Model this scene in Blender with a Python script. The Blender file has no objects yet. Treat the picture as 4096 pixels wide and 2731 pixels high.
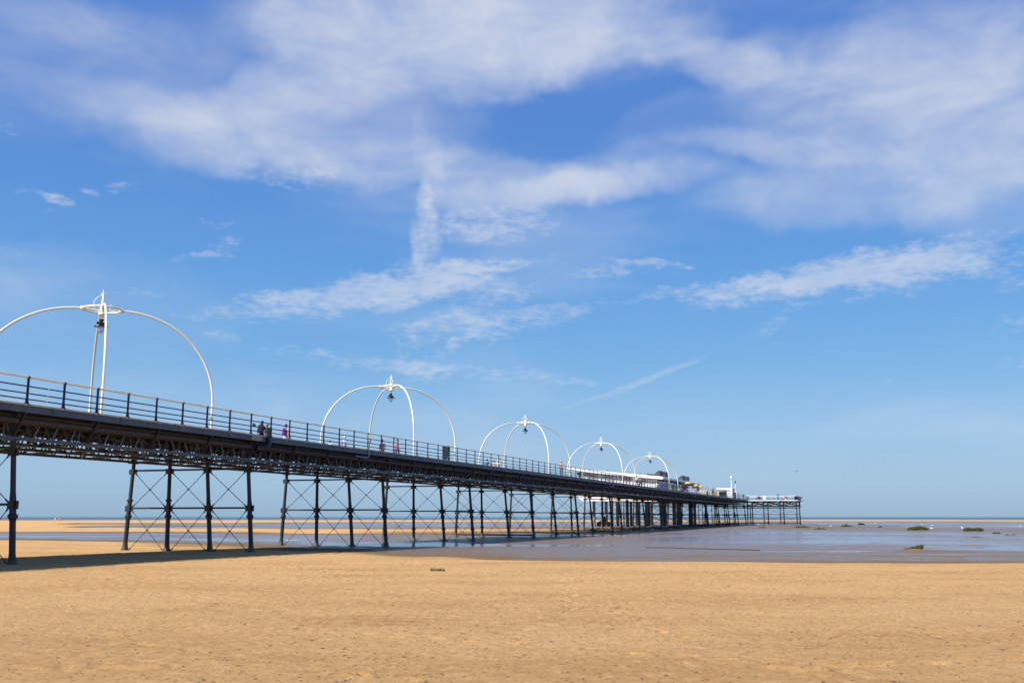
import bpy, bmesh, math, random
import numpy as np
from mathutils import Vector, Matrix

R = math.radians
random.seed(7)
scene = bpy.context.scene
COL = scene.collection

# ------------------------------------------------------------------ frame of the place
# camera stands at the origin looking along +Y; the beach is near z = 0.
CAM_H = 1.75
WATER = -0.16                       # level of the shallow water left by the tide
DECK = 5.92                         # pier deck above the beach
ANG = R(90) - 0.34228521            # direction of the pier
ORI = Vector((-18.316, 37.603, 0))  # foot of the first railing post in view
AX = Vector((math.cos(ANG), math.sin(ANG), 0))
QX = Vector((-math.sin(ANG), math.cos(ANG), 0))


def pier(a, q, z=DECK):
    """metres along the pier, metres from its near edge, height -> world"""
    return ORI + AX * a + QX * q + Vector((0, 0, z))


# ------------------------------------------------------------------ mesh helpers
class MB:
    def __init__(self):
        self.v = []
        self.f = []
        self.m = []
        self.smooth = []

    def add(self, vs, fs, mi=0, smooth=False):
        o = len(self.v)
        self.v.extend([tuple(p) for p in vs])
        for f in fs:
            self.f.append(tuple(i + o for i in f))
            self.m.append(mi)
            self.smooth.append(smooth)

    def box(self, c, s, mi=0, rz=0.0):
        x, y, z = s[0] / 2, s[1] / 2, s[2] / 2
        P = []
        cr, sr = math.cos(rz), math.sin(rz)
        for dz in (-z, z):
            for dx, dy in ((-x, -y), (x, -y), (x, y), (-x, y)):
                P.append((c[0] + dx * cr - dy * sr, c[1] + dx * sr + dy * cr, c[2] + dz))
        self.add(P, [(0, 3, 2, 1), (4, 5, 6, 7), (0, 1, 5, 4), (1, 2, 6, 5), (2, 3, 7, 6), (3, 0, 4, 7)], mi)

    def bar(self, p0, p1, w, h, up=(0, 0, 1), mi=0):
        """rectangular bar from p0 to p1, width w across, height h along 'up'"""
        p0, p1 = Vector(p0), Vector(p1)
        d = (p1 - p0).normalized()
        u = Vector(up)
        s = d.cross(u)
        if s.length < 1e-4:
            s = d.cross(Vector((1, 0, 0)))
        s.normalize()
        u = s.cross(d).normalized()
        P = []
        for p in (p0, p1):
            for a, b in ((-1, -1), (1, -1), (1, 1), (-1, 1)):
                P.append(p + s * (a * w / 2) + u * (b * h / 2))
        self.add(P, [(0, 1, 2, 3), (7, 6, 5, 4), (0, 4, 5, 1), (1, 5, 6, 2), (2, 6, 7, 3), (3, 7, 4, 0)], mi)

    def tube(self, pts, r, n=8, mi=0, cap=True, closed=False):
        pts = [Vector(p) for p in pts]
        k = len(pts)
        rs = r if isinstance(r, (list, tuple)) else [r] * k
        rings = []
        ref = None
        for i in range(k):
            if closed:
                d = pts[(i + 1) % k] - pts[i - 1]
            else:
                d = pts[min(i + 1, k - 1)] - pts[max(i - 1, 0)]
            d.normalize()
            if ref is None:
                ref = d.cross(Vector((0, 0, 1)))
                if ref.length < 1e-3:
                    ref = d.cross(Vector((0, 1, 0)))
            ref = (ref - d * ref.dot(d)).normalized()
            b = d.cross(ref)
            rings.append([pts[i] + (ref * math.cos(t) + b * math.sin(t)) * rs[i]
                          for t in [2 * math.pi * j / n for j in range(n)]])
        P = [p for rg in rings for p in rg]
        F = []
        for i in range(k if closed else k - 1):
            i2 = (i + 1) % k
            for j in range(n):
                j2 = (j + 1) % n
                F.append((i * n + j, i * n + j2, i2 * n + j2, i2 * n + j))
        self.add(P, F, mi, True)
        if cap and not closed:
            self.add(rings[0], [tuple(range(n - 1, -1, -1))], mi)
            self.add(rings[-1], [tuple(range(n))], mi)

    def lathe(self, prof, n=16, c=(0, 0, 0), mi=0, ax=None):
        """prof: list of (radius, height); ax: tilt vector per unit height"""
        P = []
        ax = ax or (0, 0)
        for r, z in prof:
            for j in range(n):
                t = 2 * math.pi * j / n
                P.append((c[0] + r * math.cos(t) + ax[0] * z, c[1] + r * math.sin(t) + ax[1] * z, c[2] + z))
        F = []
        for i in range(len(prof) - 1):
            for j in range(n):
                j2 = (j + 1) % n
                F.append((i * n + j, i * n + j2, (i + 1) * n + j2, (i + 1) * n + j))
        F.append(tuple(range(n - 1, -1, -1)))
        F.append(tuple((len(prof) - 1) * n + j for j in range(n)))
        self.add(P, F, mi, True)

    def prism(self, poly, d, mi=0):
        """poly: list of 3-D points (planar), extruded by vector d"""
        n = len(poly)
        d = Vector(d)
        P = [Vector(p) for p in poly] + [Vector(p) + d for p in poly]
        F = [tuple(range(n - 1, -1, -1)), tuple(range(n, 2 * n))]
        for i in range(n):
            j = (i + 1) % n
            F.append((i, j, j + n, i + n))
        self.add(P, F, mi)

    def build(self, name, mats, parent=None, off=(0, 0, 0), sharp=35):
        me = bpy.data.meshes.new(name)
        v = self.v
        if off != (0, 0, 0):
            v = [(p[0] - off[0], p[1] - off[1], p[2] - off[2]) for p in v]
        me.from_pydata(v, [], self.f)
        if not isinstance(mats, (list, tuple)):
            mats = [mats]
        for m in mats:
            me.materials.append(m)
        me.polygons.foreach_set('material_index', self.m)
        me.polygons.foreach_set('use_smooth', self.smooth)
        me.update()
        bm = bmesh.new()
        bm.from_mesh(me)
        bmesh.ops.recalc_face_normals(bm, faces=bm.faces)
        for e in bm.edges:
            if len(e.link_faces) == 2 and e.calc_face_angle(0) > R(sharp):
                e.smooth = False
        bm.to_mesh(me)
        bm.free()
        o = bpy.data.objects.new(name, me)
        COL.objects.link(o)
        if parent:
            o.parent = parent
        return o


def tag(o, label=None, cat=None, group=None, kind=None):
    if label: o['label'] = label
    if cat: o['category'] = cat
    if group: o['group'] = group
    if kind: o['kind'] = kind
    return o


def thing(name, loc, rz=0.0, label=None, cat=None, group=None):
    o = bpy.data.objects.new(name, None)
    o.empty_display_size = 0.2
    COL.objects.link(o)
    o.location = loc
    o.rotation_euler = (0, 0, rz)
    return tag(o, label, cat, group)


def copy_tree(o, parent=None):
    c = o.copy()
    COL.objects.link(c)
    c.parent = parent
    for ch in [x for x in o.children]:
        copy_tree(ch, c)
    return c


# ------------------------------------------------------------------ materials
def nodes_of(m):
    m.use_nodes = True
    return m.node_tree.nodes, m.node_tree.links, m.node_tree.nodes['Principled BSDF']


def mat(name, col, rough=0.5, metal=0.0, var=0.12, scale=3.0, bump=0.0, bscale=40.0, spot=None, spot_amt=0.0, spot_scale=4.0,
        spec=0.5, stretch=(1, 1, 1)):
    """painted / weathered surface: base colour with noise variation and optional patches of a second colour"""
    m = bpy.data.materials.new(name)
    N, L, P = nodes_of(m)
    P.inputs['Roughness'].default_value = rough
    P.inputs['Metallic'].default_value = metal
    P.inputs['Specular IOR Level'].default_value = spec
    tc = N.new('ShaderNodeTexCoord')
    mp = N.new('ShaderNodeMapping')
    mp.inputs['Scale'].default_value = stretch
    L.new(tc.outputs['Object'], mp.inputs['Vector'])
    nz = N.new('ShaderNodeTexNoise')
    nz.inputs['Scale'].default_value = scale
    nz.inputs['Detail'].default_value = 6
    nz.inputs['Roughness'].default_value = 0.65
    L.new(mp.outputs[0], nz.inputs['Vector'])
    mx = N.new('ShaderNodeMix')
    mx.data_type = 'RGBA'
    c0 = tuple(max(0, c * (1 - var)) for c in col) + (1,)
    c1 = tuple(min(1, c * (1 + var)) for c in col) + (1,)
    mx.inputs[6].default_value = c0
    mx.inputs[7].default_value = c1
    L.new(nz.outputs['Fac'], mx.inputs[0])
    out = mx.outputs[2]
    if spot:
        n2 = N.new('ShaderNodeTexNoise')
        n2.inputs['Scale'].default_value = spot_scale
        n2.inputs['Detail'].default_value = 8
        n2.inputs['Roughness'].default_value = 0.7
        L.new(mp.outputs[0], n2.inputs['Vector'])
        mr = N.new('ShaderNodeMapRange')
        mr.inputs[1].default_value = 0.62 - 0.25 * spot_amt
        mr.inputs[2].default_value = 0.78 - 0.25 * spot_amt
        L.new(n2.outputs['Fac'], mr.inputs[0])
        m2 = N.new('ShaderNodeMix')
        m2.data_type = 'RGBA'
        L.new(mr.outputs[0], m2.inputs[0])
        L.new(out, m2.inputs[6])
        m2.inputs[7].default_value = tuple(spot) + (1,)
        out = m2.outputs[2]
    L.new(out, P.inputs['Base Color'])
    if bump:
        b = N.new('ShaderNodeBump')
        b.inputs['Strength'].default_value = bump
        b.inputs['Distance'].default_value = 0.01
        n3 = N.new('ShaderNodeTexNoise')
        n3.inputs['Scale'].default_value = bscale
        n3.inputs['Detail'].default_value = 4
        L.new(mp.outputs[0], n3.inputs['Vector'])
        L.new(n3.outputs['Fac'], b.inputs['Height'])
        L.new(b.outputs[0], P.inputs['Normal'])
    return m


RUST = (0.12, 0.045, 0.018)
M = {}
M['cream'] = mat('cream_paint', (0.88, 0.84, 0.60), 0.4, var=0.06)
M['white'] = mat('white_paint', (0.80, 0.80, 0.79), 0.4, var=0.05)
M['arch_white'] = mat('arch_paint', (0.88, 0.84, 0.68), 0.35, var=0.04)
M['navy'] = mat('navy_paint', (0.018, 0.034, 0.095), 0.4, var=0.25, scale=8, spot=(0.06, 0.05, 0.05), spot_amt=0.3, spot_scale=14)
M['iron'] = mat('dark_iron', (0.016, 0.019, 0.030), 0.55, var=0.35, scale=5, spot=(0.030, 0.021, 0.017), spot_amt=0.4, spot_scale=5, bump=0.3)
M['iron_lit'] = mat('lit_iron', (0.075, 0.095, 0.130), 0.5, var=0.25, scale=4, spot=(0.09, 0.05, 0.03), spot_amt=0.4, spot_scale=4)  # paler copy of the iron, painting light onto girder flats and lower chord
M['fascia'] = mat('grey_steel', (0.060, 0.082, 0.125), 0.5, var=0.16, scale=2.5, spot=(0.16, 0.16, 0.165), spot_amt=0.3, spot_scale=3.0, stretch=(1, 1, 0.25))
M['edge'] = mat('pale_edge_timber', (0.50, 0.47, 0.35), 0.8, var=0.3, scale=6, spot=(0.14, 0.12, 0.07), spot_amt=0.35, spot_scale=5, bump=0.5)
M['pipe'] = mat('rusty_pipe', (0.042, 0.032, 0.030), 0.65, var=0.35, scale=5, spot=(0.085, 0.055, 0.04), spot_amt=0.5, spot_scale=6, bump=0.6)
M['timber'] = mat('dark_timber', (0.026, 0.019, 0.016), 0.85, var=0.45, scale=4, bump=0.5)
M['deck'] = mat('deck_timber', (0.07, 0.057, 0.046), 0.8, var=0.3, scale=4, bump=0.4)
M['black'] = mat('black_paint', (0.012, 0.013, 0.016), 0.35, var=0.2)
M['conduit'] = mat('galvanised_conduit', (0.30, 0.36, 0.40), 0.45, metal=0.4, var=0.2, spot=(0.5, 0.5, 0.5), spot_amt=0.3)
M['conc'] = mat('stained_concrete', (0.20, 0.185, 0.16), 0.85, var=0.3, scale=2, spot=(0.17, 0.08, 0.05), spot_amt=0.45, spot_scale=1.2, bump=0.6, stretch=(1, 1, 0.4))
M['slate'] = mat('slate_cladding', (0.060, 0.062, 0.075), 0.6, var=0.15, scale=1.5)
M['roof'] = mat('white_roof', (0.82, 0.82, 0.81), 0.45, var=0.03, scale=0.6)
M['soffit'] = mat('beige_soffit', (0.42, 0.39, 0.33), 0.6, var=0.1, scale=0.8)
M['render'] = mat('white_render', (0.80, 0.79, 0.76), 0.6, var=0.05, scale=0.7)
M['recess_shade'] = mat('recess_shade_grey', (0.40, 0.39, 0.37), 0.5, var=0.08)  # grey that paints shade into the wall recesses
M['dglass'] = mat('dark_glass', (0.02, 0.026, 0.034), 0.08, var=0.2)
M['rustband'] = mat('rust_band', (0.25, 0.085, 0.04), 0.6, var=0.3)
M['yellow'] = mat('yellow_fabric', (0.66, 0.45, 0.08), 0.8, var=0.08)
M['orange'] = mat('orange_fabric', (0.72, 0.33, 0.03), 0.8, var=0.08)
M['bluepanel'] = mat('blue_fabric', (0.04, 0.05, 0.16), 0.7, var=0.2)
M['lilac'] = mat('pale_lilac_fabric', (0.48, 0.46, 0.60), 0.7, var=0.1)
M['creampanel'] = mat('cream_fabric', (0.70, 0.64, 0.45), 0.7, var=0.1)
M['bintop'] = mat('dark_green_metal', (0.014, 0.022, 0.024), 0.35, var=0.2)
M['binpanel'] = mat('sage_panel', (0.10, 0.145, 0.145), 0.4, var=0.15)
M['vblue'] = mat('bright_blue_paint', (0.015, 0.22, 0.62), 0.4, var=0.1)
M['wood'] = mat('driftwood', (0.22, 0.135, 0.065), 0.85, var=0.5, scale=9, spot=(0.035, 0.022, 0.015), spot_amt=0.55, spot_scale=12, bump=1.0)
M['gull'] = mat('white_feathers', (0.80, 0.80, 0.80), 0.7, var=0.05)
M['gullgrey'] = mat('grey_feathers', (0.38, 0.40, 0.43), 0.7, var=0.08)
M['beak'] = mat('orange_beak', (0.5, 0.2, 0.03), 0.5)
M['haze_grey'] = mat('haze_tinted_steel', (0.22, 0.30, 0.40), 0.7, var=0.05)  # blue-grey puts the haze of distance into the steel colour

# cast iron with a weedy, rusty tide line at the foot (object z = height above the beach)
def tide_iron():
    m = mat('tidal_cast_iron', (0.018, 0.021, 0.031), 0.55, var=0.35, scale=5, spot=(0.045, 0.028, 0.018), spot_amt=0.5, spot_scale=4, bump=0.4)
    N, L = m.node_tree.nodes, m.node_tree.links
    P = N['Principled BSDF']
    src = P.inputs['Base Color'].links[0].from_socket
    tc = N.new('ShaderNodeTexCoord')
    sep = N.new('ShaderNodeSeparateXYZ'); L.new(tc.outputs['Object'], sep.inputs[0])
    nz = N.new('ShaderNodeTexNoise'); nz.inputs['Scale'].default_value = 7; nz.inputs['Detail'].default_value = 6
    L.new(tc.outputs['Object'], nz.inputs['Vector'])
    ad = N.new('ShaderNodeMath'); ad.operation = 'MULTIPLY_ADD'; ad.inputs[1].default_value = -1.1; L.new(nz.outputs['Fac'], ad.inputs[0]); L.new(sep.outputs['Z'], ad.inputs[2])
    mr = N.new('ShaderNodeMapRange'); L.new(ad.outputs[0], mr.inputs[0])
    for k, v in zip((1, 2, 3, 4), (-0.15, -0.55, 0.0, 0.8)): mr.inputs[k].default_value = v
    mx = N.new('ShaderNodeMix'); mx.data_type = 'RGBA'
    L.new(mr.outputs[0], mx.inputs[0]); L.new(src, mx.inputs[6]); mx.inputs[7].default_value = (0.095, 0.085, 0.040, 1)
    L.new(mx.outputs[2], P.inputs['Base Color'])
    return m


M['column'] = tide_iron()

g = bpy.data.materials.new('lamp_glass')
N_, L_, P_ = nodes_of(g)
P_.inputs['Base Color'].default_value = (0.85, 0.9, 0.95, 1)
P_.inputs['Roughness'].default_value = 0.12
P_.inputs['Transmission Weight'].default_value = 0.75
P_.inputs['IOR'].default_value = 1.25
nz_ = N_.new('ShaderNodeTexNoise'); nz_.inputs['Scale'].default_value = 12
mr_ = N_.new('ShaderNodeMapRange'); mr_.inputs[3].default_value = 0.08; mr_.inputs[4].default_value = 0.3
L_.new(nz_.outputs['Fac'], mr_.inputs[0]); L_.new(mr_.outputs[0], P_.inputs['Roughness'])
M['glass'] = g


def leaf_mat(name, c0, c1):
    m = bpy.data.materials.new(name)
    N, L, P = nodes_of(m)
    P.inputs['Roughness'].default_value = 0.6
    oi = N.new('ShaderNodeTexCoord')
    nz = N.new('ShaderNodeTexNoise')
    nz.inputs['Scale'].default_value = 5
    L.new(oi.outputs['Object'], nz.inputs['Vector'])
    mr = N.new('ShaderNodeMapRange')
    mr.inputs[1].default_value = 0.35
    mr.inputs[2].default_value = 0.65
    L.new(nz.outputs['Fac'], mr.inputs[0])
    mx = N.new('ShaderNodeMix')
    mx.data_type = 'RGBA'
    mx.inputs[6].default_value = c0 + (1,)
    mx.inputs[7].default_value = c1 + (1,)
    L.new(mr.outputs[0], mx.inputs[0])
    L.new(mx.outputs[2], P.inputs['Base Color'])
    return m


M['grass'] = leaf_mat('cordgrass', (0.040, 0.066, 0.012), (0.105, 0.130, 0.028))
M['grass_dry'] = leaf_mat('browned_cordgrass', (0.09, 0.078, 0.026), (0.19, 0.165, 0.065))


# ------------------------------------------------------------------ terrain
def vnoise(x, y, seed=0):
    x = np.asarray(x, float); y = np.asarray(y, float)
    xi = np.floor(x).astype(np.int64); yi = np.floor(y).astype(np.int64)
    fx = x - xi; fy = y - yi
    fx = fx * fx * (3 - 2 * fx); fy = fy * fy * (3 - 2 * fy)

    def h(a, b):
        n = (a * 374761393 + b * 668265263 + seed * 1442695041) & 0xFFFFFFFF
        n = ((n ^ (n >> 13)) * 1274126177) & 0xFFFFFFFF
        n = n ^ (n >> 16)
        return (n & 0xFFFF) / 65535.0
    return (h(xi, yi) * (1 - fx) + h(xi + 1, yi) * fx) * (1 - fy) + (h(xi, yi + 1) * (1 - fx) + h(xi + 1, yi + 1) * fx) * fy


def fbm(x, y, seed=0, oct=4):
    s = 0; a = 0.5; t = 0
    for i in range(oct):
        s = s + a * vnoise(x * 2 ** i, y * 2 ** i, seed + i * 17)
        t += a; a *= 0.5
    return s / t - 0.5


# beach profiles seaward (distance via depression angle in mrad/4 below the horizon, height above the water),
# one for each bearing (tangent) from left to right
BEACH = [
    (-0.56, [(733, 0.2), (233, 0.19), (163, 0.17), (98, 0.12), (87, 0.04), (83, -0.005), (63, -0.005), (59, 0.12), (45, 0.16), (15, 0.16), (13, 0.02), (9, -0.05)]),
    (-0.47, [(733, 0.2), (233, 0.19), (163, 0.17), (98, 0.12), (86, 0.03), (82, -0.005), (63, -0.005), (59, 0.12), (45, 0.16), (15, 0.16), (12.5, 0.02), (9, -0.05)]),
    (-0.407, [(733, 0.2), (233, 0.19), (163, 0.17), (103, 0.12), (90, 0.03), (85, -0.005), (63, -0.005), (59, 0.12), (45, 0.15), (42, 0.015), (39, -0.01), (37, 0.03), (35, 0.11), (31.5, 0.11), (30, -0.01), (26, -0.01), (24.5, 0.11), (21, 0.16), (14, 0.16), (11.5, 0), (9, -0.1)]),
    (-0.30, [(733, 0.2), (193, 0.19), (143, 0.15), (111, 0.08), (99, 0.02), (93, -0.005), (63, -0.005), (59, 0.12), (46, 0.14), (43, 0), (38, -0.005), (35.5, 0.03), (33.5, 0.03), (32.5, -0.01), (26, -0.005), (24, 0.12), (14, 0.16), (11.5, 0), (9, -0.1)]),
    (-0.187, [(733, 0.2), (193, 0.19), (148, 0.13), (128, 0.05), (118, 0.014), (108, -0.004), (98, -0.006), (83, 0), (69, 0), (66, 0.12), (50, 0.14), (46, 0), (37, -0.005), (23, -0.005), (21, 0.12), (13, 0.16), (11.5, 0), (9, -0.1)]),
    (-0.087, [(733, 0.2), (193, 0.18), (168, 0.12), (145, 0.040), (133, 0.022), (117, 0.01), (109, -0.01), (101, -0.018), (93, 0.01), (83, 0.014), (71, 0.02), (67, 0.06), (51, 0.14), (46, 0.01), (33, -0.004), (21, -0.005), (19.5, 0.12), (13, 0.16), (11.5, 0), (9, -0.1)]),
    (0.038, [(733, 0.2), (195, 0.18), (181, 0.12), (169, 0.03), (158, 0.020), (140, 0.010), (123, 0.005), (113, 0.01), (110, -0.018), (107, -0.018), (104, 0.01), (83, 0.012), (73, -0.008), (67, -0.01), (63, 0.02), (51, 0.11), (41, 0.02), (33, -0.01), (21, -0.005), (19, 0.12), (13, 0.16), (11.5, 0), (9, -0.1)]),
    (0.163, [(733, 0.2), (197, 0.18), (185, 0.13), (176, 0.04), (167, 0.022), (155, 0.026), (143, 0.012), (125, 0.002), (119, 0.01), (117, -0.004), (115, 0.01), (103, -0.004), (53, -0.003), (45, 0.02), (37, 0.03), (31, 0), (21, -0.005), (19, 0.12), (13, 0.16), (11.5, 0), (9, -0.1)]),
    (0.313, [(733, 0.2), (199, 0.18), (188, 0.13), (179, 0.04), (171, 0.030), (161, 0.018), (148, 0.022), (136, 0.028), (133, -0.01), (130, -0.01), (128, 0.02), (123, 0.01), (113, -0.006), (58, -0.006), (50, 0.01), (43, 0.03), (32, 0.02), (29, -0.01), (19, -0.005), (16.5, 0.12), (12, 0.16), (10.5, 0), (8, -0.1)]),
    (0.413, [(733, 0.2), (199, 0.18), (189, 0.13), (179, 0.04), (171, 0.032), (159, 0.018), (146, 0.024), (144.5, -0.008), (140.5, -0.008), (138, 0.03), (132, 0.035), (129, 0.01), (121, -0.008), (59, -0.008), (53, 0.02), (44, 0.025), (41, 0), (35, -0.004), (19, -0.005), (16.8, 0.12), (13, 0.16), (11, 0), (8, -0.1)]),
    (0.538, [(733, 0.2), (199, 0.18), (189, 0.13), (177, 0.04), (169, 0.030), (159, 0.012), (147, 0.020), (139, 0.016), (133, -.004), (78, -0.008), (73, 0.02), (68, 0), (63, 0.015), (51, 0.02), (46, 0), (33, -0.004), (21, -0.005), (18.5, 0.12), (14, 0.16), (12, 0), (8, -0.1)]),
]
# grass tussocks: x, y, width, height, look
TUSSOCKS = [
    (43.4, 176.4, 1.6, 0.34, 'dry'), (50.3, 176.4, 2.9, 0.50, 'mix'), (47.1, 155.5, 2.15, 0.36, 'green'), (64.5, 196.2, 2.1, 0.60, 'mix'),
    (57.5, 144.1, 2.75, 0.70, 'tall'), (61.4, 135.4, 2.4, 0.60, 'tall'), (55.4, 116.4, 1.2, 0.25, 'green'), (52.0, 106.9, 0.45, 0.15, 'dry'),
    (52.8, 107.2, 0.36, 0.14, 'dry'), (43.9, 96.4, 1.05, 0.15, 'dry'), (23.05, 58.6, 0.92, 0.38, 'mound')]


def ground_h(X, Y):
    X = np.asarray(X, float); Y = np.asarray(Y, float)
    Yc = np.maximum(Y, 6.0)
    v = np.clip(4000 * (CAM_H - WATER - 0.02) / Yc, 8, 733)
    t = X / Yc
    v = v * (1 + 0.05 * fbm(X / 11, Y / 9, 3, 3) * np.clip((200 - v) / 60, 0, 1) + 0.035 * fbm(X / 6, Y / 6, 4, 3) * np.clip((v - 140) / 30, 0, 1))
    H = np.zeros((len(BEACH),) + X.shape)
    for i, (_, pr) in enumerate(BEACH):
        vs = np.array([p[0] for p in pr][::-1], float); hs = np.array([p[1] for p in pr][::-1], float)
        H[i] = np.interp(np.log(v), np.log(vs), hs)
    bs = np.array([b[0] for b in BEACH])
    # let the shoreline wander a little
    tt = np.clip(t + 0.03 * fbm(X / 22, Y / 22, 5, 2), bs[0], bs[-1])
    k = np.clip(np.searchsorted(bs, tt) - 1, 0, len(bs) - 2)
    w = (tt - bs[k]) / (bs[k + 1] - bs[k]); w = w * w * (3 - 2 * w)
    idx = np.indices(X.shape)
    h = np.take_along_axis(H, k[None], 0)[0] * (1 - w) + np.take_along_axis(H, (k + 1)[None], 0)[0] * w
    wet = np.clip(1 - h / 0.06, 0, 1)
    dry = np.clip((h - 0.06) / 0.08, 0, 1)
    # mud: low ripples parallel to the shore, broken puddles
    h = h + wet * (0.022 * fbm(X / 6.0, Y / 3.0, 11, 4) + 0.020 * fbm(X / 1.6, Y / 1.0, 23, 3)) * np.clip((Yc - 20) / 20, 0, 1)
    h = h + (1 - wet) * (1 - dry) * 0.03 * fbm(X / 5, Y / 3, 31, 3)
    # dry sand: wind-scuffed lumps
    near = np.clip(1 - (Yc - 60) / 60, 0, 1)
    h = h + dry * (0.05 * fbm(X / 7, Y / 5, 41, 3) + near * (0.030 * fbm(X / 0.50, Y / 0.42, 47, 3) + 0.030 * np.abs(fbm(X / 0.17, Y / 0.15, 53, 2))))
    pits = fbm(X / 1.7, Y / 1.1, 61, 2)
    h = h - dry * near * np.clip(pits - 0.12, 0, 1) * (0.45 * np.clip(vnoise(X / 0.20, Y / 0.17, 71) - 0.45, 0, 1))
    for (tx, ty, tw, th, look) in TUSSOCKS:
        big = 0.09 if look == 'mound' else 0.05
        d2 = ((X - tx) / (tw * 0.9)) ** 2 + ((Y - ty) / (tw * 0.9)) ** 2
        h = h + big * np.exp(-d2)
    return h + WATER


def gz(x, y):
    return float(ground_h(np.array([x]), np.array([y]))[0])


def build_ground():
    vv = np.concatenate([np.arange(733, 330, -2.0), np.arange(330, 200, -1.25), np.arange(200, 60, -0.7), np.arange(60, 9.4, -0.3)])
    Yf = 4000 * (CAM_H - WATER - 0.02) / vv
    Yb = np.array([-120, -60, -35, -22, -14, -9, -5, -2, 0.5, 2.5, 4.2, 5.6, 6.8, 7.8, 8.6, 9.3])
    Y = np.concatenate([Yb, Yf[Yf > 9.6], [830.0, 900.0]])
    s = np.linspace(-1, 1, 681)
    t = 0.60 * s + 0.02 * s ** 3 + 7.0 * s ** 21
    W = np.maximum(Y + 2.0, 11.0)
    X = W[:, None] * t[None, :]
    YY = np.repeat(Y[:, None], len(t), 1)
    Z = ground_h(X, YY)
    Z[-1] -= 1.0; Z[-2] -= 0.4
    # old footprints wandering over the dry sand, pressed in with a low rim
    rf = random.Random(21)
    for (x0, y0, hd, n) in ((-6, 13, 0.5, 26), (-2, 12, -0.9, 22), (3.2, 12, 0.25, 30), (7, 16, -0.6, 26), (-9, 22, 1.2, 22), (1, 19, 1.4, 24),
                            (5, 25, 1.0, 26), (-4, 27, 1.8, 22), (-12, 26, 0.2, 20), (10, 27, 2.2, 22), (2.4, 14.5, 1.5, 14), (-5.5, 17, -0.3, 18)):
        x, y = x0, y0
        for k in range(n):
            hd += rf.gauss(0, 0.06)
            x += 0.62 * math.cos(hd) + rf.gauss(0, .03); y += 0.62 * math.sin(hd) * 0.9 + rf.gauss(0, .03)
            if y < 10.2 or y > 34: break
            s_ = 0.10 if k % 2 else -0.10
            px, py = x - math.sin(hd) * s_, y + math.cos(hd) * s_
            i0, i1 = np.searchsorted(Y, py - 0.5), np.searchsorted(Y, py + 0.5)
            dx, dy = X[i0:i1] - px, YY[i0:i1] - py
            u = (dx * math.cos(hd) + dy * math.sin(hd)) / 0.16; w = (-dx * math.sin(hd) + dy * math.cos(hd)) / 0.075
            d2 = u * u + w * w
            Z[i0:i1] += -0.034 * np.exp(-d2 ** 2) + 0.014 * np.exp(-(np.sqrt(d2) - 1.5) ** 2 * 6)
    nr, nc = X.shape
    me = bpy.data.meshes.new('beach_ground')
    co = np.stack([X, YY, Z], -1).reshape(-1, 3)
    i = np.arange(nr - 1)[:, None] * nc + np.arange(nc - 1)[None, :]
    q = np.stack([i, i + 1, i + nc + 1, i + nc], -1).reshape(-1, 4)
    me.vertices.add(len(co)); me.vertices.foreach_set('co', co.ravel())
    me.loops.add(q.size); me.loops.foreach_set('vertex_index', q.ravel().astype(np.int32))
    me.polygons.add(len(q))
    me.polygons.foreach_set('loop_start', np.arange(0, q.size, 4, dtype=np.int32))
    me.polygons.foreach_set('loop_total', np.full(len(q), 4, dtype=np.int32))
    me.update(calc_edges=True)
    me.polygons.foreach_set('use_smooth', np.ones(len(q), dtype=bool))
    o = bpy.data.objects.new('beach', me)
    COL.objects.link(o)
    tag(o, kind='structure')
    me.materials.append(sand_material())
    return o


def ramp(N, L, src, stops):
    r = N.new('ShaderNodeValToRGB')
    el = r.color_ramp.elements
    el[0].position, el[0].color = stops[0][0], stops[0][1] + (1,)
    el[1].position, el[1].color = stops[-1][0], stops[-1][1] + (1,)
    for p, c in stops[1:-1]:
        e = el.new(p); e.color = c + (1,)
    L.new(src, r.inputs[0])
    return r.outputs[0]


def noise(N, L, vec, scale, detail=4, rough=0.6, dist=0.0):
    n = N.new('ShaderNodeTexNoise')
    n.inputs['Scale'].default_value = scale
    n.inputs['Detail'].default_value = detail
    n.inputs['Roughness'].default_value = rough
    n.inputs['Distortion'].default_value = dist
    L.new(vec, n.inputs['Vector'])
    return n.outputs['Fac']


def mapping(N, L, vec, sc, loc=(0, 0, 0), rot=(0, 0, 0)):
    m = N.new('ShaderNodeMapping')
    m.inputs['Scale'].default_value = sc
    m.inputs['Location'].default_value = loc
    m.inputs['Rotation'].default_value = rot
    L.new(vec, m.inputs['Vector'])
    return m.outputs[0]


def math_n(N, L, op, a, b=None, c=None, clamp=False):
    m = N.new('ShaderNodeMath')
    m.operation = op
    m.use_clamp = clamp
    for k, s in enumerate((a, b, c)):
        if s is None: continue
        if isinstance(s, (int, float)): m.inputs[k].default_value = s
        else: L.new(s, m.inputs[k])
    return m.outputs[0]


def maprange(N, L, v, a, b, c=0.0, d=1.0, smooth=False):
    m = N.new('ShaderNodeMapRange')
    if smooth: m.interpolation_type = 'SMOOTHSTEP'
    L.new(v, m.inputs[0])
    for k, s in zip((1, 2, 3, 4), (a, b, c, d)): m.inputs[k].default_value = s
    return m.outputs[0]


def mixc(N, L, f, a, b):
    m = N.new('ShaderNodeMix')
    m.data_type = 'RGBA'
    if isinstance(f, (int, float)): m.inputs[0].default_value = f
    else: L.new(f, m.inputs[0])
    for k, s in ((6, a), (7, b)):
        if isinstance(s, tuple): m.inputs[k].default_value = s + (1,)
        else: L.new(s, m.inputs[k])
    return m.outputs[2]


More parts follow.
